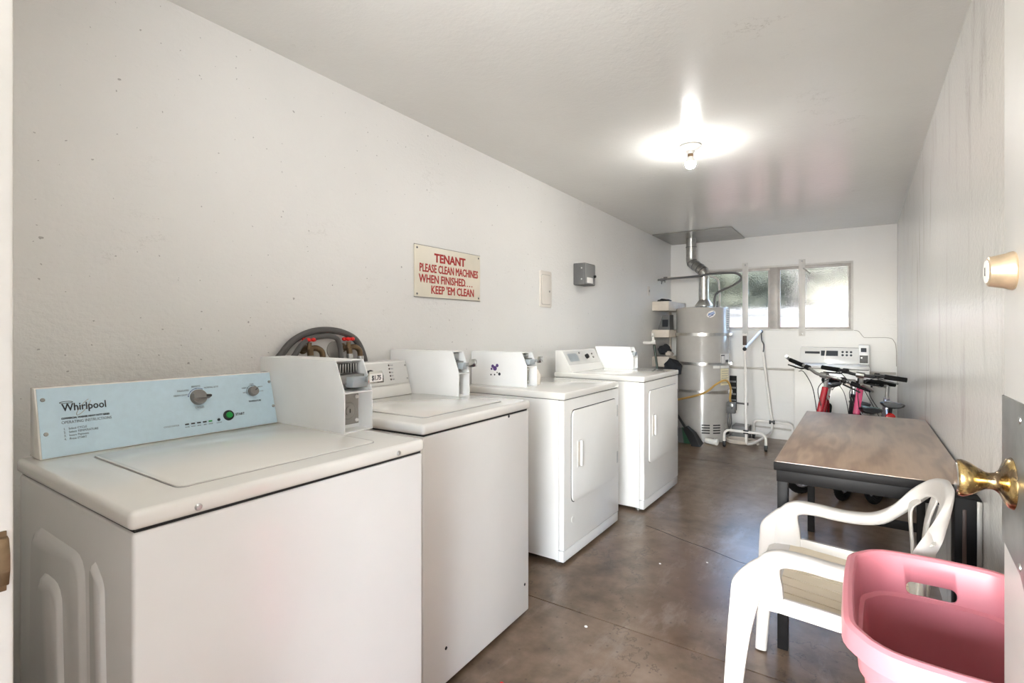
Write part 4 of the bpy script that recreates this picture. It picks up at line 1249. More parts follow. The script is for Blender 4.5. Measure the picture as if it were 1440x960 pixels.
# gas control
gv = hpt(66, 0.37, 0.03)
b = MB().box(gv.x - 0.035, gv.x + 0.05, gv.y - 0.04, gv.y + 0.04, 0.31, 0.43, 0.006)
b.lathe([(0, 0), (0.025, 0), (0.025, 0.03), (0, 0.03)], (gv.x, gv.y - 0.04, 0.37), (0, -1, 0), 18)
b.tube([(gv.x - 0.02, gv.y - 0.02, 0.31), (gv.x - 0.025, gv.y - 0.03, 0.22), (gv.x - 0.02, gv.y, 0.15)], 0.006, 8)
b.tube([(gv.x + 0.01, gv.y - 0.02, 0.31), (gv.x + 0.015, gv.y - 0.03, 0.20), (gv.x - 0.01, gv.y, 0.14)], 0.006, 8)
b.build('gas_valve', M['box_grey'], wh)
b = MB().lathe([(0, 0), (0.02, 0), (0.018, 0.02), (0, 0.022)], (gv.x + 0.02, gv.y - 0.04, 0.40), (0, -1, 0), 14)
b.build('valve_dial', M['steel'], wh)
# flue
fx, fyy = HX + 0.02, HY - 0.02
b = MB()
b.lathe([(0, 0), (0.095, 0.0), (0.095, 0.012), (0.062, 0.06), (0.055, 0.07), (0, 0.07)], (fx, fyy, HT + 0.02), (0, 0, 1), 28)
for k in range(4):
    a = k * PI / 2 + 0.6
    b.tube([(fx + 0.088 * math.cos(a), fyy + 0.088 * math.sin(a), HT + 0.0), (fx + 0.088 * math.cos(a), fyy + 0.088 * math.sin(a), HT + 0.03)], 0.006, 6)
b.build('draft_hood', M['galv'], wh)
b = MB()
zt = HT + 0.09
b.lathe([(0.055, 0), (0.056, 0.0), (0.056, 0.28), (0.055, 0.28)], (fx, fyy, zt), (0, 0, 1), 28)
b.build('flue_pipe', M['galv'], wh)
b = MB()
ux, uy = fx - 0.165, fyy + 0.09
el = smooth_path([(fx, fyy, zt + 0.27), (fx - 0.012, fyy + 0.006, zt + 0.325), (fx - 0.06, fyy + 0.032, zt + 0.365), (ux + 0.05, uy - 0.027, zt + 0.405), (ux + 0.01, uy - 0.004, zt + 0.445), (ux, uy, zt + 0.50)], 5)
b.tube(el, 0.058, 24)
b.build('flue_elbow', M['galv'], wh)
b = MB()
for q in (5, 9, 14, 19):
    if q + 1 < len(el):
        d_ = (el[q + 1] - el[q]).normalized()
        b.lathe([(0.057, -0.006), (0.0615, -0.004), (0.0615, 0.004), (0.057, 0.006)], el[q], d_, 24)
b.lathe([(0.055, -0.006), (0.0615, -0.004), (0.0615, 0.004), (0.055, 0.006)], (ux, uy, zt + 0.62), (0, 0, 1), 24)
b.build('flue_seams', M['dull_plate'], wh)
b = MB().tube([(ux, uy, zt + 0.49), (ux, uy, ceil_z(uy) - 0.012)], 0.055, 24)
b.build('flue_riser', M['galv'], wh)
# cold and hot water lines
hose([(XL, 6.05, 1.822), (XL + 0.15, 6.07, 1.825), (HX - 0.12, 6.10, 1.82), (HX + 0.10, 6.19, 1.815), (HX + 0.145, 6.20, 1.70), (HX + 0.15, 6.19, 1.462)], 0.012, M['pipe_paint'], 'painted upper water pipe from the left wall over the heater', 'water_pipe', 'water pipes over the heater')
hose([(XL, 5.93, 1.795), (XL + 0.12, 5.93, 1.80), (HX - 0.05, 5.94, 1.815), (HX + 0.13, 5.93, 1.83), (HX + 0.36, 5.92, 1.825), (HX + 0.43, 5.92, 1.77), (HX + 0.36, 5.92, 1.70), (HX + 0.20, 5.93, 1.63), (HX + 0.155, 5.94, 1.57), (HX + 0.15, 5.95, 1.462)], 0.012, M['box_grey'], 'dark flexible water pipe looping in front of the window above the heater', 'water_pipe', 'water pipes over the heater')
for y_, z_, lb in ((6.05, 1.822, 'small dark valve at the wall end of the upper water pipe'), (5.93, 1.795, 'small dark valve at the wall end of the lower water pipe')):
    b = MB().box(XL + 0.03, XL + 0.075, y_ - 0.014, y_ + 0.014, z_ - 0.016, z_ + 0.016, 0.003)
    b.tube([(XL + 0.05, y_, z_), (XL + 0.05, y_ - 0.02, z_ - 0.05)], 0.006, 8)
    T(b.build('pipe_valve', M['box_grey']), lb, 'valve')
o = MB().lathe([(0, 0), (0.014, 0), (0.014, 0.015), (0.007, 0.017), (0.007, 0.05), (0.012, 0.05), (0.012, 0.062), (0, 0.062)], (HX + 0.19, HY - 0.14, HT + 0.002), (0, 0, 1), 14).build('relief_valve', M['box_grey'], wh)
# yellow gas hose
hose([(-1.78, 5.72, 0.42), (-1.62, 5.70, 0.46), hpt(2, 0.535, 0.03), hpt(24, 0.625, 0.03), hpt(42, 0.67, 0.03), hpt(54, 0.655, 0.035), hpt(62, 0.58, 0.04), (gv.x - 0.005, gv.y, 0.47), (gv.x, gv.y, 0.43)], 0.011, M['gas_hose'], 'yellow gas hose arching across the front of the water heater', 'gas_hose', 'gas line')
# dark louvred vent on the far wall beside the heater
vt = thing('wall_vent', 'narrow black louvred vent low on the far wall beside the heater', 'vent', (-1.235, YB, 0.28))
MB().box(-1.275, -1.185, YB - 0.012, YB, 0.28, 0.68, 0.002).build('frame', M['seam'], vt)
for i in range(5):
    MB().box(-1.268, -1.192, YB - 0.022, YB - 0.011, 0.315 + i * 0.072, 0.335 + i * 0.072, 0.002).build('slat', M['box_side'], vt)
o = MB().tube([(-1.215, YB - 0.02, 0.37), (-1.08, YB - 0.03, 0.365)], 0.010, 8).lathe([(0, 0), (0.02, 0), (0.02, 0.03), (0, 0.03)], (-1.075, YB - 0.03, 0.35), (0, 0, 1), 12).build('drain_cock', M['box_grey'])
T(o, 'dark short pipe with a stop cock beside the wall vent', 'pipe')
o = MB().box(-1.19, -1.02, 6.17, 6.36, 0.0, 0.145, 0.01).build('concrete_block', M['box_side'])
T(o, 'grey block on the floor between the heater and the far wall', 'block')
b = MB()
cc = []
for i in range(64):
    a = 2 * PI * i / 32
    cc.append((-1.04 + (0.15 + 0.012 * math.sin(3 * a)) * math.cos(a), 5.93 + (0.13 + 0.01 * math.cos(2 * a)) * math.sin(a), 0.013 + 0.020 * (i / 32)))
b.tube(cc, 0.012, 8)
T(b.build('coiled_hose', M['wood_trim']), 'pale coiled hose on the floor in front of the grey block', 'hose')
o = MB().tube([(-1.36, 5.73, 0.035), (-1.27, 5.70, 0.032)], 0.030, 14).lathe([(0, 0), (0.036, 0), (0.036, 0.03), (0.02, 0.032), (0, 0.032)], (-1.27, 5.70, 0.032 + 0.004), (0.95, -0.3, 0), 16).build('drain_fitting', M['white_label'])
T(o, 'white plastic drain fitting lying on the floor at the foot of the heater', 'pipe fitting')

# conduit and low pipe along the far wall, cable
o = MB().tube([(-1.27, YB - 0.016, 0.778), (0.30, YB - 0.016, 0.778)], 0.013, 10).build('wall_conduit', M['pipe_paint'])
T(o, 'painted conduit running level along the far wall behind the clothes rack', 'pipe')
MB().tube([(-0.93, YB - 0.016, 0.778), (-0.87, YB - 0.016, 0.778)], 0.018, 10).build('coupling', M['pipe_paint'], o)
o = MB().tube([(-1.20, YB - 0.016, 0.125), (0.30, YB - 0.016, 0.095)], 0.010, 10).build('wall_conduit', M['pipe_paint'])
T(o, 'thin painted pipe along the foot of the far wall', 'pipe')
struct('baseboard_back', MB().box(XL, XR, YB - 0.014, YB, 0, 0.085, 0.002), M['wall_back'])
o = MB().tube(smooth_path([(-0.05, YB - 0.003, 1.21), (-0.01, YB - 0.003, 1.20), (0.03, YB - 0.003, 1.145), (0.06, YB - 0.003, 1.135), (0.24, YB - 0.003, 1.135), (0.285, YB - 0.003, 1.10), (0.302, YB - 0.003, 1.03), (0.304, YB - 0.003, 0.85)], 5), 0.003, 6).build('wall_cable', M['lock_plate'])
T(o, 'thin cable running from the window corner to the right wall', 'cable')

# ------------------------------------------------------------------ clothes rack on castors
rk = thing('clothes_rack', 'white tubular clothes rack on black castors in front of the far wall', 'clothes rack', (-0.90, 6.0, 0))
rt = 0.0135
b = MB().tube(smooth_path([(-1.168, 5.68, 0.055), (-1.166, 5.68, 0.135), (-1.150, 5.68, 0.165), (-1.115, 5.68, 0.178), (-0.96, 5.68, 0.176), (-0.83, 5.68, 0.174), (-0.795, 5.68, 0.160), (-0.778, 5.68, 0.13), (-0.776, 5.68, 0.055)], 4), rt, 12)
b.build('front_foot', M['rack_white'], rk)
b = MB().tube(smooth_path([(-0.985, 6.31, 0.055), (-0.983, 6.31, 0.16), (-0.968, 6.31, 0.19), (-0.93, 6.31, 0.20), (-0.78, 6.31, 0.198), (-0.65, 6.31, 0.196), (-0.615, 6.31, 0.18), (-0.60, 6.31, 0.15), (-0.60, 6.31, 0.055)], 4), rt, 12)
b.build('rear_foot', M['rack_white'], rk)
MB().tube([(-0.957, 5.695, 0.06), (-0.960, 5.695, 0.17), (-0.972, 5.695, 1.015)], [rt, rt, 0.011], 12).build('front_post', M['rack_white'], rk)
MB().tube([(-0.80, 6.30, 0.19), (-0.86, 6.30, 0.70), (-0.910, 6.30, 1.19)], [rt, rt, 0.011], 12).build('rear_post', M['rack_white'], rk)
b = MB().tube(smooth_path([(-0.957, 5.70, 0.07), (-0.945, 5.72, 0.048), (-0.90, 5.82, 0.05), (-0.83, 6.10, 0.075), (-0.800, 6.22, 0.10), (-0.795, 6.27, 0.14), (-0.80, 6.298, 0.195)], 5), rt, 12)
b.build('base_tube', M['rack_white'], rk)
MB().tube([(-0.974, 5.69, 1.025), (-0.910, 6.30, 1.200)], 0.0135, 12).build('top_bar', M['rack_white'], rk)
for p in ((-0.974, 5.69, 1.02), (-0.910, 6.30, 1.195)):
    MB().ball(p, 0.021, n=12).build('bar_joint', M['black'], rk)
for p, q in (((-0.96, 5.688, 0.176), 0.026), ((-0.80, 6.305, 0.198), 0.028)):
    MB().box(p[0] - q, p[0] + q, p[1] - 0.02, p[1] + 0.02, p[2] - 0.02, p[2] + 0.02, 0.006).build('clamp', M['black'], rk)
for p in ((-1.168, 5.68), (-0.776, 5.68), (-0.985, 6.31), (-0.60, 6.31)):
    b = MB().lathe([(0, -0.012), (0.022, -0.012), (0.025, -0.006), (0.025, 0.006), (0.022, 0.012), (0, 0.012)], (p[0], p[1], 0.025), (1, 0, 0), 16)
    b.box(p[0] - 0.016, p[0] + 0.016, p[1] - 0.018, p[1] + 0.018, 0.032, 0.062, 0.004)
    b.build('castor', M['black'], rk)
o = MB().box(-0.985, -0.955, 5.665, 5.70, 1.055, 1.175, 0.004).build('spray_bottle', M['red_plastic'])
bpy.data.objects.remove(o)
cl = MB().box(-0.990, -0.952, 5.672, 5.690, 1.06, 1.155, 0.004).build('upper_clip', M['brown_board'], rk, label='dark red clip')
MB().box(-0.995, -0.948, 5.68, 5.694, 1.15, 1.178, 0.003).box(-0.985, -0.965, 5.684, 5.694, 1.02, 1.16, 0.002).build('clip_post', M['rack_white'], rk)
MB().tube(smooth_path([(-0.905, 6.29, 1.18), (-0.90, 6.285, 1.10), (-0.88, 6.285, 1.05), (-0.885, 6.285, 0.97)], 4), 0.007, 8).build('hanging_hook', M['box_grey'], rk)

# ------------------------------------------------------------------ table
tbl = thing('work_table', 'long table with wood laminate top and black steel frame along the right wall', 'table', (0.01, 2.91, 0))
tx0, tx1, ty0, ty1, tz = -0.270, 0.300, 2.185, 3.640, 0.72
MB().prism(rrect(tx0, tx1, ty0, ty1, 0.008, 3), 'z', tz - 0.0025, tz, 0.0008).build('tabletop', M['laminate'], tbl, label='walnut laminate tabletop')
MB().box(tx0 - 0.002, tx1 + 0.002, ty0 - 0.002, ty1 + 0.002, tz - 0.034, tz - 0.0025, 0.003).build('top_edge', M['table_steel'], tbl)
lw = 0.036
for xx in (tx0 + 0.008, tx1 - lw - 0.004):
    for yy in (ty0 + 0.02, ty1 - lw - 0.02):
        MB().box(xx, xx + lw, yy, yy + lw, 0, tz - 0.034, 0.002).build('leg', M['table_steel'], tbl)
for (a0, a1, c0, c1) in ((tx0 + 0.008, tx1 - 0.004, ty0 + 0.016, ty0 + 0.042), (tx0 + 0.008, tx1 - 0.004, ty1 - 0.042, ty1 - 0.016)):
    MB().box(a0 - 0.002, a1 + 0.002, c0, c1, tz - 0.080, tz - 0.034, 0.002).build('apron', M['table_steel'], tbl)
for xx in (tx0 + 0.010, tx1 - 0.034):
    MB().box(xx, xx + 0.024, ty0 + 0.042, ty1 - 0.042, tz - 0.080, tz - 0.034, 0.002).build('apron', M['table_steel'], tbl)
MB().box(tx0 + 0.044, tx1 - 0.040, ty1 - 0.054, ty1 - 0.026, 0.105, 0.150, 0.002).build('stretcher', M['table_steel'], tbl)
bd = thing('folded_board', 'black folded board with a brown strip leaning between the table and the right wall', 'panel', (0.285, 2.11, 0))
MB().box(0.243, 0.3085, 2.095, 2.165, 0.0, 0.70, 0.004).build('panel', M['black_gloss'], bd)
MB().box(0.262, 0.272, 2.093, 2.0955, 0.16, 0.665, 0.0008).build('strip', M['brown_board'], bd, label='brown wooden strip')
MB().box(0.296, 0.3085, 2.0925, 2.0955, 0.02, 0.695, 0.0008).build('pale_edge', M['lock_plate'], bd)

# ------------------------------------------------------------------ bicycles
def torus_path(c, r, n, ax):
    s, u = ax
    return [Vector(c) + s * (r * math.cos(2 * PI * i / n)) + u * (r * math.sin(2 * PI * i / n)) for i in range(n)]
def wheel(par, c, r, tire_r, steer=None, knob=True):
    s, u, ax = Vector((0, 1, 0)), Vector((0, 0, 1)), Vector((1, 0, 0))
    if steer:
        s = Matrix.Rotation(steer, 3, 'Z') @ s; ax = Matrix.Rotation(steer, 3, 'Z') @ ax
    c = Vector(c)
    b = MB().tube(torus_path(c, r - tire_r, 96, (s, u)), [tire_r + (0.004 if i % 2 else -0.001) for i in range(96)], 10, loop=True)
    w = b.build('wheel', M['rubber'], par, local=True)
    MB().tube(torus_path(c, r - 2 * tire_r - 0.004, 40, (s, u)), 0.010, 8, loop=True).build('rim', M['bike_silver'], w, local=True)
    b = MB()
    for i in range(24):
        a = 2 * PI * i / 24
        d_ = s * math.cos(a) + u * math.sin(a)
        b.tube([c + ax * (0.022 if i % 2 else -0.022), c + d_ * (r - 2 * tire_r - 0.004)], 0.0016, 5)
    T(b.build('spokes', M['steel'], w, local=True), kind='stuff')
    MB().tube([c - ax * 0.05, c + ax * 0.05], 0.018, 12).build('hub', M['steel'], w, local=True)
    return w
def bicycle(label, loc, rz, lean, S, wr, head_z, saddle_z, paint, bar_w, bar_mat, saddle_top, steer=0.0, bar_end=False, reflector=False, stripe=None, group='bicycles behind the table', bar_tilt=0.0):
    """front wheel at local y=+, contact line at z=0; S = half wheelbase"""
    e = (0, lean, rz)
    t = thing('bicycle', label, 'bicycle', loc, (0, 0, 0), group)
    t.rotation_euler = e
    MAT[t.name] = Matrix.Translation(Vector(loc)) @ __import__('mathutils').Euler(e).to_matrix().to_4x4()
    L = dict(local=True)
    fr, rr = Vector((0, S, wr)), Vector((0, -S, wr))
    head = Vector((0, S * 0.62, head_z - 0.12)); headb = Vector((0, S * 0.70, head_z - 0.27))
    bb = Vector((0, -S * 0.12, wr * 0.95)); st = Vector((0, -S * 0.38, saddle_z - 0.14))
    wheel(t, rr, wr, 0.024)
    wheel(t, fr, wr, 0.024, steer)
    b = MB()
    b.tube([head, st], 0.017, 12); b.tube([headb, bb], 0.020, 12); b.tube([bb, st + (st - bb).normalized() * 0.03], 0.017, 12)
    b.tube([head + (head - headb) * 0.15, headb - (head - headb) * 0.15], 0.022, 14)
    for sx in (-1, 1):
        b.tube([st + Vector((sx * 0.012, 0, -0.02)), rr + Vector((sx * 0.055, 0, 0))], 0.009, 8)
        b.tube([bb + Vector((sx * 0.02, 0, 0)), rr + Vector((sx * 0.055, 0, 0))], 0.010, 8)
    f_ = b.build('frame', paint, t, **L)
    if stripe:
        d_ = (bb - headb); MB().tube([headb + d_ * 0.2 + Vector((0, 0, 0.006)), headb + d_ * 0.7 + Vector((0, 0, 0.006))], 0.018, 10).build('frame_band', stripe, f_, **L)
    RS = Matrix.Rotation(steer, 3, 'Z')
    def st_(v):
        v = Vector(v) - head
        return head + RS @ v
    b = MB()
    crown = headb + (headb - head) * 0.25
    for sx in (-1, 1):
        b.tube([st_(crown + Vector((sx * 0.01, 0, 0))), st_(crown + Vector((sx * 0.055, 0.012, -0.03))), st_(fr + Vector((sx * 0.055, 0, 0)))], 0.013, 10)
    b.build('fork', paint, t, **L)
    # handlebar
    hb_ = head + Vector((0, 0.05, 0.115))
    w2_ = bar_w / 2
    pts = [(-w2_, hb_.y - 0.05, hb_.z + 0.01 + bar_tilt), (-w2_ * 0.45, hb_.y - 0.01, hb_.z + 0.012 + bar_tilt * 0.4), (-0.05, hb_.y, hb_.z), (0.05, hb_.y, hb_.z), (w2_ * 0.45, hb_.y - 0.01, hb_.z + 0.012 - bar_tilt * 0.4), (w2_, hb_.y - 0.05, hb_.z + 0.01 - bar_tilt)]
    pts = [st_(p) for p in pts]
    hbo = MB().tube(smooth_path(pts, 4), 0.0115, 10).build('handlebar', bar_mat, t, **L)
    b = MB().tube([head, st_(Vector((0, head.y, hb_.z - 0.005)))], 0.014, 10).tube([st_(Vector((0, head.y, hb_.z - 0.008))), st_(hb_)], 0.015, 10)
    b.lathe([(0, -0.025), (0.022, -0.025), (0.022, 0.025), (0, 0.025)], st_(hb_), RS @ Vector((1, 0, 0)), 14)
    b.build('stem', M['steel'], t, **L)
    for sx, k0, k1 in ((-1, 0, 1), (1, 5, 4)):
        g0, g1 = Vector(pts[k0]), Vector(pts[k1])
        d_ = (g1 - g0).normalized()
        MB().tube([g0 - d_ * 0.004, g0 + d_ * 0.125], 0.0165, 12).build('grip', M['rubber'], hbo, **L)
        b = MB().tube([g0 + d_ * 0.155, g0 + d_ * 0.185], 0.020, 10)
        b.tube([g0 + d_ * 0.17, g0 + d_ * 0.15 + RS @ Vector((0, 0.05, -0.02)), g0 + d_ * 0.03 + RS @ Vector((0, 0.065, -0.03))], 0.006, 8)
        b.build('brake_lever', M['black'], hbo, **L)
        if bar_end:
            MB().tube(smooth_path([g0 - d_ * 0.012, g0 - d_ * 0.014 + RS @ Vector((0, 0.03, 0.012)), g0 + d_ * 0.02 + RS @ Vector((0, 0.10, 0.035))], 4), 0.011, 10).build('bar_end', M['steel'], hbo, **L)
    b = MB()
    for sx in (-1, 1):
        b.tube(smooth_path([st_(Vector((sx * w2_ * 0.6, hb_.y + 0.02, hb_.z - 0.01))), st_(Vector((sx * 0.10, hb_.y + 0.10, hb_.z + 0.0))), st_(Vector((sx * 0.02, hb_.y + 0.09, hb_.z - 0.10))), headb + Vector((sx * 0.022, -0.03, -0.02))], 6), 0.0028, 6)
    b.pieces('brake_cable', M['black'], t, **L)
    # saddle on its post
    sp0 = Vector((0, -S * 0.44, saddle_z - 0.03))
    MB().tube([st, sp0], 0.0135, 10).build('seat_post', M['steel'] if not reflector else M['black'], t, **L)
    rings = []
    for (yy, w_, z_, th) in ((0.155, 0.014, -0.012, 0.022), (0.13, 0.022, -0.004, 0.032), (0.06, 0.030, 0.0, 0.040), (0.0, 0.048, 0.002, 0.046), (-0.06, 0.074, 0.010, 0.050), (-0.10, 0.078, 0.014, 0.046), (-0.125, 0.06, 0.012, 0.032)):
        ring = []
        for i in range(14):
            a = 2 * PI * i / 14
            zz = z_ + (0.012 * math.sin(a) if math.sin(a) > 0 else th * 0.75 * math.sin(a))
            ring.append((w_ * math.cos(a), sp0.y + yy, saddle_z - 0.012 + zz))
        rings.append(ring)
    sd = MB().loft(rings).build('saddle', M['black'], t, **L)
    rings = []
    for (yy, w_, z_) in ((0.13, 0.016, 0.008), (0.06, 0.022, 0.012), (0.0, 0.034, 0.014), (-0.06, 0.055, 0.021), (-0.10, 0.056, 0.024)):
        rings.append([(w_ * math.cos(a), sp0.y + yy, saddle_z - 0.0125 + z_ + 0.0045 * math.sin(a)) for a in [2 * PI * i / 12 for i in range(12)]])
    MB().loft(rings).build('saddle_cover', saddle_top, sd, **L)
    b = MB()
    for sx in (-1, 1):
        b.tube([(sx * 0.02, sp0.y + 0.09, saddle_z - 0.04), (sx * 0.022, sp0.y + 0.02, saddle_z - 0.058), (sx * 0.03, sp0.y - 0.08, saddle_z - 0.04)], 0.004, 6)
    b.pieces('saddle_rail', M['steel'], sd, **L)
    if reflector:
        b = MB().lathe([(0, 0), (0.032, 0), (0.032, 0.006), (0.026, 0.014), (0, 0.016)], (0, sp0.y - 0.055, saddle_z - 0.105), (0, -1, 0), 20)
        b.build('reflector', M['reflector'], t, label='round red rear reflector', **L)
        MB().tube([(0, sp0.y, saddle_z - 0.105), (0, sp0.y - 0.055, saddle_z - 0.105)], 0.008, 8).build('reflector_bracket', M['black'], t, **L)
    # cranks
    b = MB().lathe([(0, -0.004), (0.075, -0.004), (0.075, 0.004), (0, 0.004)], bb + Vector((0.045, 0, 0)), (1, 0, 0), 28)
    b.tube([bb + Vector((-0.06, 0, 0)), bb + Vector((0.065, 0, 0))], 0.012, 10)
    b.tube([bb + Vector((0.065, 0, 0)), bb + Vector((0.07, 0.10, -0.10))], 0.009, 8).tube([bb + Vector((-0.06, 0, 0)), bb + Vector((-0.065, -0.10, 0.10))], 0.009, 8)
    b.build('crank', M['dull_plate'], t, **L)
    for sx, yy, zz in ((1, 0.10, -0.10), (-1, -0.10, 0.10)):
        MB().box(bb.x + sx * 0.07, bb.x + sx * 0.16, bb.y + yy - 0.035, bb.y + yy + 0.035, bb.z + zz - 0.01, bb.z + zz + 0.01, 0.003).build('pedal', M['black'], t, **L)
    return t
# red one and pink one face the doorway, the other two face the far wall
bicycle('red bicycle with wide silver handlebar and bar ends, front wheel towards the table', (-0.345, 4.86, 0), R(178), R(-10), 0.455, 0.290, 0.890, 0.79, M['bike_red'], 0.60, M['steel'], M['saddle_grey'], R(-22), True, stripe=M['bike_silver'], bar_tilt=-0.045)
bicycle('pink bicycle with dark handlebar reaching to the right wall', (-0.085, 4.83, 0), R(178), R(-7), 0.43, 0.275, 0.90, 0.62, M['bike_pink'], 0.52, M['black'], M['black'], R(-10), False)
bicycle('dark bicycle with low teal-topped saddle, turned away between the pink one and the table', (-0.015, 4.76, 0), R(14), R(2), 0.34, 0.20, 0.80, 0.645, M['bike_dark'], 0.44, M['black'], M['teal'], R(6), False)
bicycle('small bicycle with black saddle and red rear reflector beside the right wall', (0.135, 5.03, 0), R(2), R(5), 0.36, 0.22, 0.76, 0.665, M['bike_silver'], 0.20, M['black'], M['saddle_grey'], R(60), False, reflector=True)

# ------------------------------------------------------------------ plastic armchair
ch = thing('plastic_armchair', 'white moulded plastic armchair between the pink basket and the table', 'chair', (-0.06, 1.84, 0))
YN, YFAR = 1.600, 2.095
YC = (YN + YFAR) / 2
def strip(pts, k=5):
    """pts: (centre, half-width vector, half-thickness vector) -> smooth lofted band with rounded section"""
    c = smooth_path([p[0] for p in pts], k); w = smooth_path([p[1] for p in pts], k); h_ = smooth_path([p[2] for p in pts], k)
    rings = []
    for C_, W_, H_ in zip(c, w, h_):
        ring = []
        for i in range(16):
            a = 2 * PI * i / 16
            ca, sa = math.cos(a), math.sin(a)
            ca = math.copysign(abs(ca) ** 0.55, ca); sa = math.copysign(abs(sa) ** 0.7, sa)
            ring.append(C_ + W_ * ca + H_ * sa)
        rings.append(ring)
    return rings
for sgn, yy in ((-1, YN), (1, YFAR)):
    # one band: rim of the backrest, down into the arm, round the front corner, down to the seat
    pts = [((0.196, YC, 0.765), (0.012, 0, 0.002), (0.006, 0, 0.030)),
           ((0.194, YC + sgn * 0.06, 0.762), (0.012, 0, 0.002), (0.006, 0, 0.030)),
           ((0.178, yy - sgn * 0.100, 0.742), (0.012, 0.004, 0.002), (0.004, 0.004, 0.027)),
           ((0.148, yy - sgn * 0.035, 0.695), (0.012, 0.014, 0.0), (-0.006, 0.002, 0.022)),
           ((0.108, yy - sgn * 0.005, 0.640), (0.008, 0.024, 0.0), (-0.010, 0.0, 0.017)),
           ((0.062, yy + sgn * 0.003, 0.600), (0, 0.027, 0), (-0.007, 0, 0.017)),
           ((0.010, yy + sgn * 0.004, 0.584), (0, 0.027, 0), (0.0, 0, 0.018)),
           ((-0.060, yy, 0.583), (0, 0.027, 0), (0, 0, 0.018)),
           ((-0.125, yy, 0.588), (0, 0.026, 0), (0.001, 0, 0.019)),
           ((-0.185, yy, 0.584), (0, 0.024, 0), (-0.010, 0, 0.021)),
           ((-0.211, yy, 0.556), (0, 0.021, 0), (-0.030, 0, 0.016)),
           ((-0.215, yy, 0.510), (0, 0.018, 0), (-0.040, 0, 0.003)),
           ((-0.213, yy, 0.440), (0, 0.016, 0), (-0.042, 0, 0))]
    MB().loft(strip(pts)).build('armrest', M['chair'], ch)
    # front leg, flaring forward below the arm
    pts = [((-0.226, yy + sgn * 0.002, 0.572), (0, 0.012, 0), (-0.012, 0, 0.003)),
           ((-0.243, yy + sgn * 0.005, 0.545), (0, 0.018, 0), (-0.024, 0, 0.006)),
           ((-0.263, yy + sgn * 0.010, 0.500), (0, 0.020, 0), (-0.040, 0, 0.006)),
           ((-0.272, yy + sgn * 0.014, 0.450), (0, 0.020, 0), (-0.038, 0, 0)),
           ((-0.284, yy + sgn * 0.024, 0.360), (0, 0.020, 0), (-0.031, 0, 0)),
           ((-0.298, yy + sgn * 0.045, 0.19), (0, 0.019, 0), (-0.024, 0, 0)),
           ((-0.312, yy + sgn * 0.068, 0.006), (0, 0.018, 0), (-0.020, 0, 0))]
    MB().loft(strip(pts)).build('leg', M['chair'], ch)
    pts = [((0.115, yy - sgn * 0.02, 0.44), (0.030, 0, 0), (0, 0.020, 0)),
           ((0.14, yy, 0.30), (0.026, 0, 0), (0, 0.018, 0)),
           ((0.205, yy + sgn * 0.05, 0.006), (0.021, 0, 0), (0, 0.018, 0))]
    MB().loft(strip(pts)).build('leg', M['chair'], ch)
    # web between arm and seat rail, with its rounded opening
    b = MB()
    x_in0, x_in1, z_in0, z_in1 = -0.165, 0.10, 0.475, 0.568
    outer = [(-0.205, 0.435), (0.13, 0.435), (0.13, 0.60), (-0.205, 0.592)]
    b.prism([(-0.225, 0.438), (0.13, 0.418), (0.13, 0.462), (-0.225, 0.480)], 'y', yy - 0.008, yy + 0.008, 0.003)
    b.build('side_rail', M['chair'], ch)
# seat: dished boards with thin slots between them
nb_ = 8
y_in0, y_in1 = YN + 0.006, YFAR - 0.006
def seat_z(x, y):
    u = (y - YC) / 0.25
    v = (x + 0.06) / 0.2
    return 0.422 + 0.020 * u * u - 0.018 * v + (0.0 if x > -0.2 else -(x + 0.2) ** 2 * 2.0)
for i in range(nb_):
    ya = y_in0 + (y_in1 - y_in0) * i / nb_ + 0.0032
    yb = y_in0 + (y_in1 - y_in0) * (i + 1) / nb_ - 0.0032
    rings = []
    for j in range(11):
        x = -0.205 + 0.335 * j / 10
        row = []
        for q in range(4):
            y = ya + (yb - ya) * q / 3
            row.append((x, y, seat_z(x, y)))
        rings.append(row + [(p[0], p[1], p[2] - 0.006) for p in row[::-1]])
    MB().loft(rings).build('seat_slat', M['chair_seat'], ch, label=None)
rings = []
for j in range(9):
    y = YN - 0.004 + (YFAR - YN + 0.008) * j / 8
    zf = seat_z(-0.205, y)
    rings.append([(-0.2055, y, zf), (-0.245, y, zf - 0.004), (-0.275, y, zf - 0.022), (-0.288, y, zf - 0.06), (-0.282, y, zf - 0.06), (-0.268, y, zf - 0.026), (-0.243, y, zf - 0.012), (-0.2055, y, zf - 0.008)])
MB().loft(rings).build('seat_front', M['chair'], ch)
MB().prism([(0.125, 0.395), (0.15, 0.40), (0.155, 0.47), (0.128, 0.43)], 'y', y_in0, y_in1, 0.004).build('seat_rear', M['chair'], ch)
# backrest: curved slats fanning from the seat up to the rim
for i in range(5):
    u = (i - 2) / 2.0
    yb_ = YC + u * 0.165
    yt_ = YC + u * 0.185
    bow = -0.045 * u * u
    w_ = 0.030 if i != 2 else 0.034
    zt_ = 0.778 - 0.055 * u * u
    pts = [((0.140, yb_, 0.44), (0, w_ * 0.95, 0), (0.005, 0, 0.001)),
           ((0.158 + bow * 0.5, yb_ + (yt_ - yb_) * 0.3, 0.55), (0, w_ * 0.80, 0), (0.005, 0, 0.001)),
           ((0.176 + bow, yb_ + (yt_ - yb_) * 0.7, 0.66), (0, w_ * 1.1, 0), (0.005, 0, 0.001)),
           ((0.196 + bow, yt_, zt_ - 0.03), (0, w_ * 1.5, 0), (0.005, 0, 0.001))]
    MB().loft(strip(pts)).build('back_slat', M['chair'], ch)

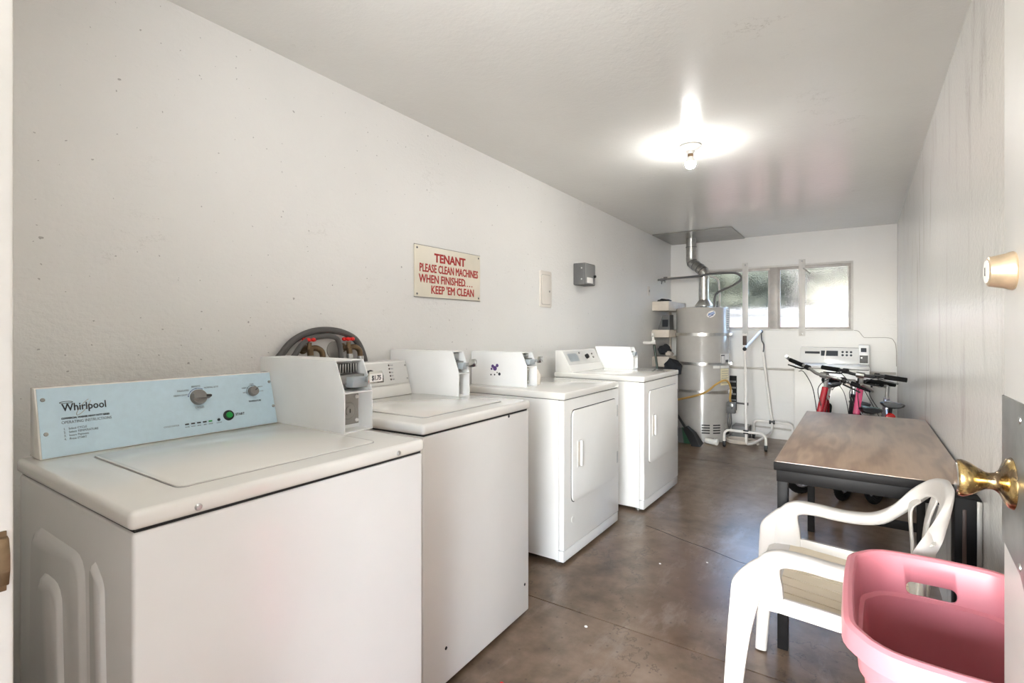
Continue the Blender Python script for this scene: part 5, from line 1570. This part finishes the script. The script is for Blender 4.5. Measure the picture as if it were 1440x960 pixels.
# ------------------------------------------------------------------ pink basket
bk = thing('laundry_basket', 'tall pink plastic laundry basket with a hand hole beside the open door', 'basket', (0.13, 1.30, 0))
ZR = 0.682
def bring(z, grow=0.0, n=8):
    """outline of the basket wall at height z, slightly skewed rectangle with round corners"""
    k = (ZR - z) / ZR
    x0, x1 = 0.008 + 0.035 * k - grow, 0.283 - 0.03 * k + grow
    y0, y1 = 1.085 + 0.055 * k - grow, 1.500 - 0.06 * k + grow
    r = 0.055
    pts = rrect(x0, x1, y0, y1, r, n)
    out = []
    for x, y in pts:
        # gently bowed sides
        u = (x - (x0 + x1) / 2) / ((x1 - x0) / 2); v = (y - (y0 + y1) / 2) / ((y1 - y0) / 2)
        x -= 0.010 * (1 - v * v) * (1 if u < 0 else -1) * (abs(u) > 0.5)
        y -= 0.018 * (1 - u * u) * (1 if v < 0 else -1) * (abs(v) > 0.5)
        out.append((x, y, z))
    return out
def dense(ring, m=3):
    o_ = []
    for i in range(len(ring)):
        a, c = Vector(ring[i]), Vector(ring[(i + 1) % len(ring)])
        d_ = (c - a).length
        kk = max(1, int(d_ / 0.012))
        kk = 1 if d_ < 0.03 else 24
        for j in range(kk):
            o_.append(a + (c - a) * (j / kk))
    return o_
def bow(ring):
    return ring
def ringz(z, grow=0.0):
    k = (ZR - z) / ZR
    x0, x1 = 0.008 + 0.035 * k - grow, 0.283 - 0.03 * k + grow
    y0, y1 = 1.085 + 0.055 * k - grow, 1.500 - 0.06 * k + grow
    base = dense([(p[0], p[1], z) for p in rrect(x0, x1, y0, y1, 0.055 + grow, 7)])
    xc, yc, hx, hy = (x0 + x1) / 2, (y0 + y1) / 2, (x1 - x0) / 2, (y1 - y0) / 2
    out = []
    for p in base:
        u, v = (p.x - xc) / hx, (p.y - yc) / hy
        f = Vector((p.x, p.y, z))
        if abs(u) >= abs(v): f.x += 0.008 * (1 - v * v) * (1 if u > 0 else -1)
        else: f.y += 0.022 * (1 - u * u) * (1 if v > 0 else -1)
        out.append(f)
    return out
t_ = 0.0028
STEP = 0.598
prof = [(0.02, 0.0), (0.30, 0.0), (0.50, 0.0), (0.535, 0.0), (STEP - 0.038, 0.001), (STEP - 0.006, 0.002), (STEP, 0.010), (0.62, 0.010), (ZR - 0.012, 0.011), (ZR - 0.001, 0.013)]
outer = [ringz(z, g) for z, g in prof]
n_ = len(outer[0])
bmk = bmesh.new()
vo_ = [[bmk.verts.new(p) for p in r] for r in outer]
xh0, xh1 = 0.095, 0.205
def is_hole(i, j):
    """faces of the far wall left out for the hand hole"""
    a = outer[i][j]; c = outer[i][(j + 1) % n_]
    return False and i in (4, 5) and min(a.x, c.x) > xh0 - 0.001 and max(a.x, c.x) < xh1 + 0.001
for i in range(len(prof) - 1):
    for j in range(n_):
        k = (j + 1) % n_
        if is_hole(i, j): continue
        bmk.faces.new((vo_[i][j], vo_[i][k], vo_[i + 1][k], vo_[i + 1][j]))
bmk.faces.new(vo_[0][::-1])
bmesh.ops.recalc_face_normals(bmk, faces=bmk.faces[:])
bmesh.ops.solidify(bmk, geom=bmk.faces[:], thickness=t_)
mb = MB(); mb._add(bmk)
binp = mb.build('bin', M['pink'], bk)
cut = MB().prism(rrect(0.090, 0.182, 0.6015, 0.630, 0.012, 5), 'y', 1.40, 1.65).build('cutter', M['pink'])
md = binp.modifiers.new('hole', 'BOOLEAN')
md.operation = 'DIFFERENCE'; md.solver = 'EXACT'; md.object = cut
bpy.context.view_layer.update()
dg = bpy.context.evaluated_depsgraph_get()
cutme = bpy.data.meshes.new_from_object(binp.evaluated_get(dg))
binp.modifiers.clear()
old = binp.data
binp.data = cutme
bpy.data.meshes.remove(old)
bpy.data.objects.remove(cut)
binp.data.name = 'bin'
# rolled rim: flange out and skirt down
rim = []
for dz, g in ((0.0, 0.010), (0.006, 0.013), (0.007, 0.020), (0.002, 0.028), (-0.010, 0.031), (-0.034, 0.033), (-0.034, 0.0305), (-0.010, 0.028), (-0.002, 0.022)):
    rim.append(ringz(ZR + dz, g))
mb = MB(); mb.loft(rim, loop=True)
mb.build('rim', M['pink'], bk)
b = MB()
for i in range(3):
    x = 0.032 + i * 0.0105
    b.tube([(x, 1.5165 + 0.0022 * i, STEP + 0.006), (x - 0.001, 1.5175 + 0.0022 * i, ZR - 0.020)], 0.0030, 8)
b.pieces('rib', M['pink'], bk)
# litter on the floor
for i, (x, y, r, m_, lb) in enumerate(((-1.02, 1.45, 0.008, 'red_plastic', 'small red scrap on the floor near the second washer'), (-0.86, 2.65, 0.006, 'white_label', 'tiny white scrap on the floor left of the pair'), (-0.66, 2.80, 0.006, 'white_label', 'tiny white scrap on the floor right of the pair'), (-0.93, 1.92, 0.007, 'white_label', 'tiny white scrap on the floor near the second washer corner'))):
    o = MB().ball((x, y, 0.004), r, (1, 0.8, 0.5), 8).build('floor_scrap', M[m_])
    T(o, lb, 'scrap')
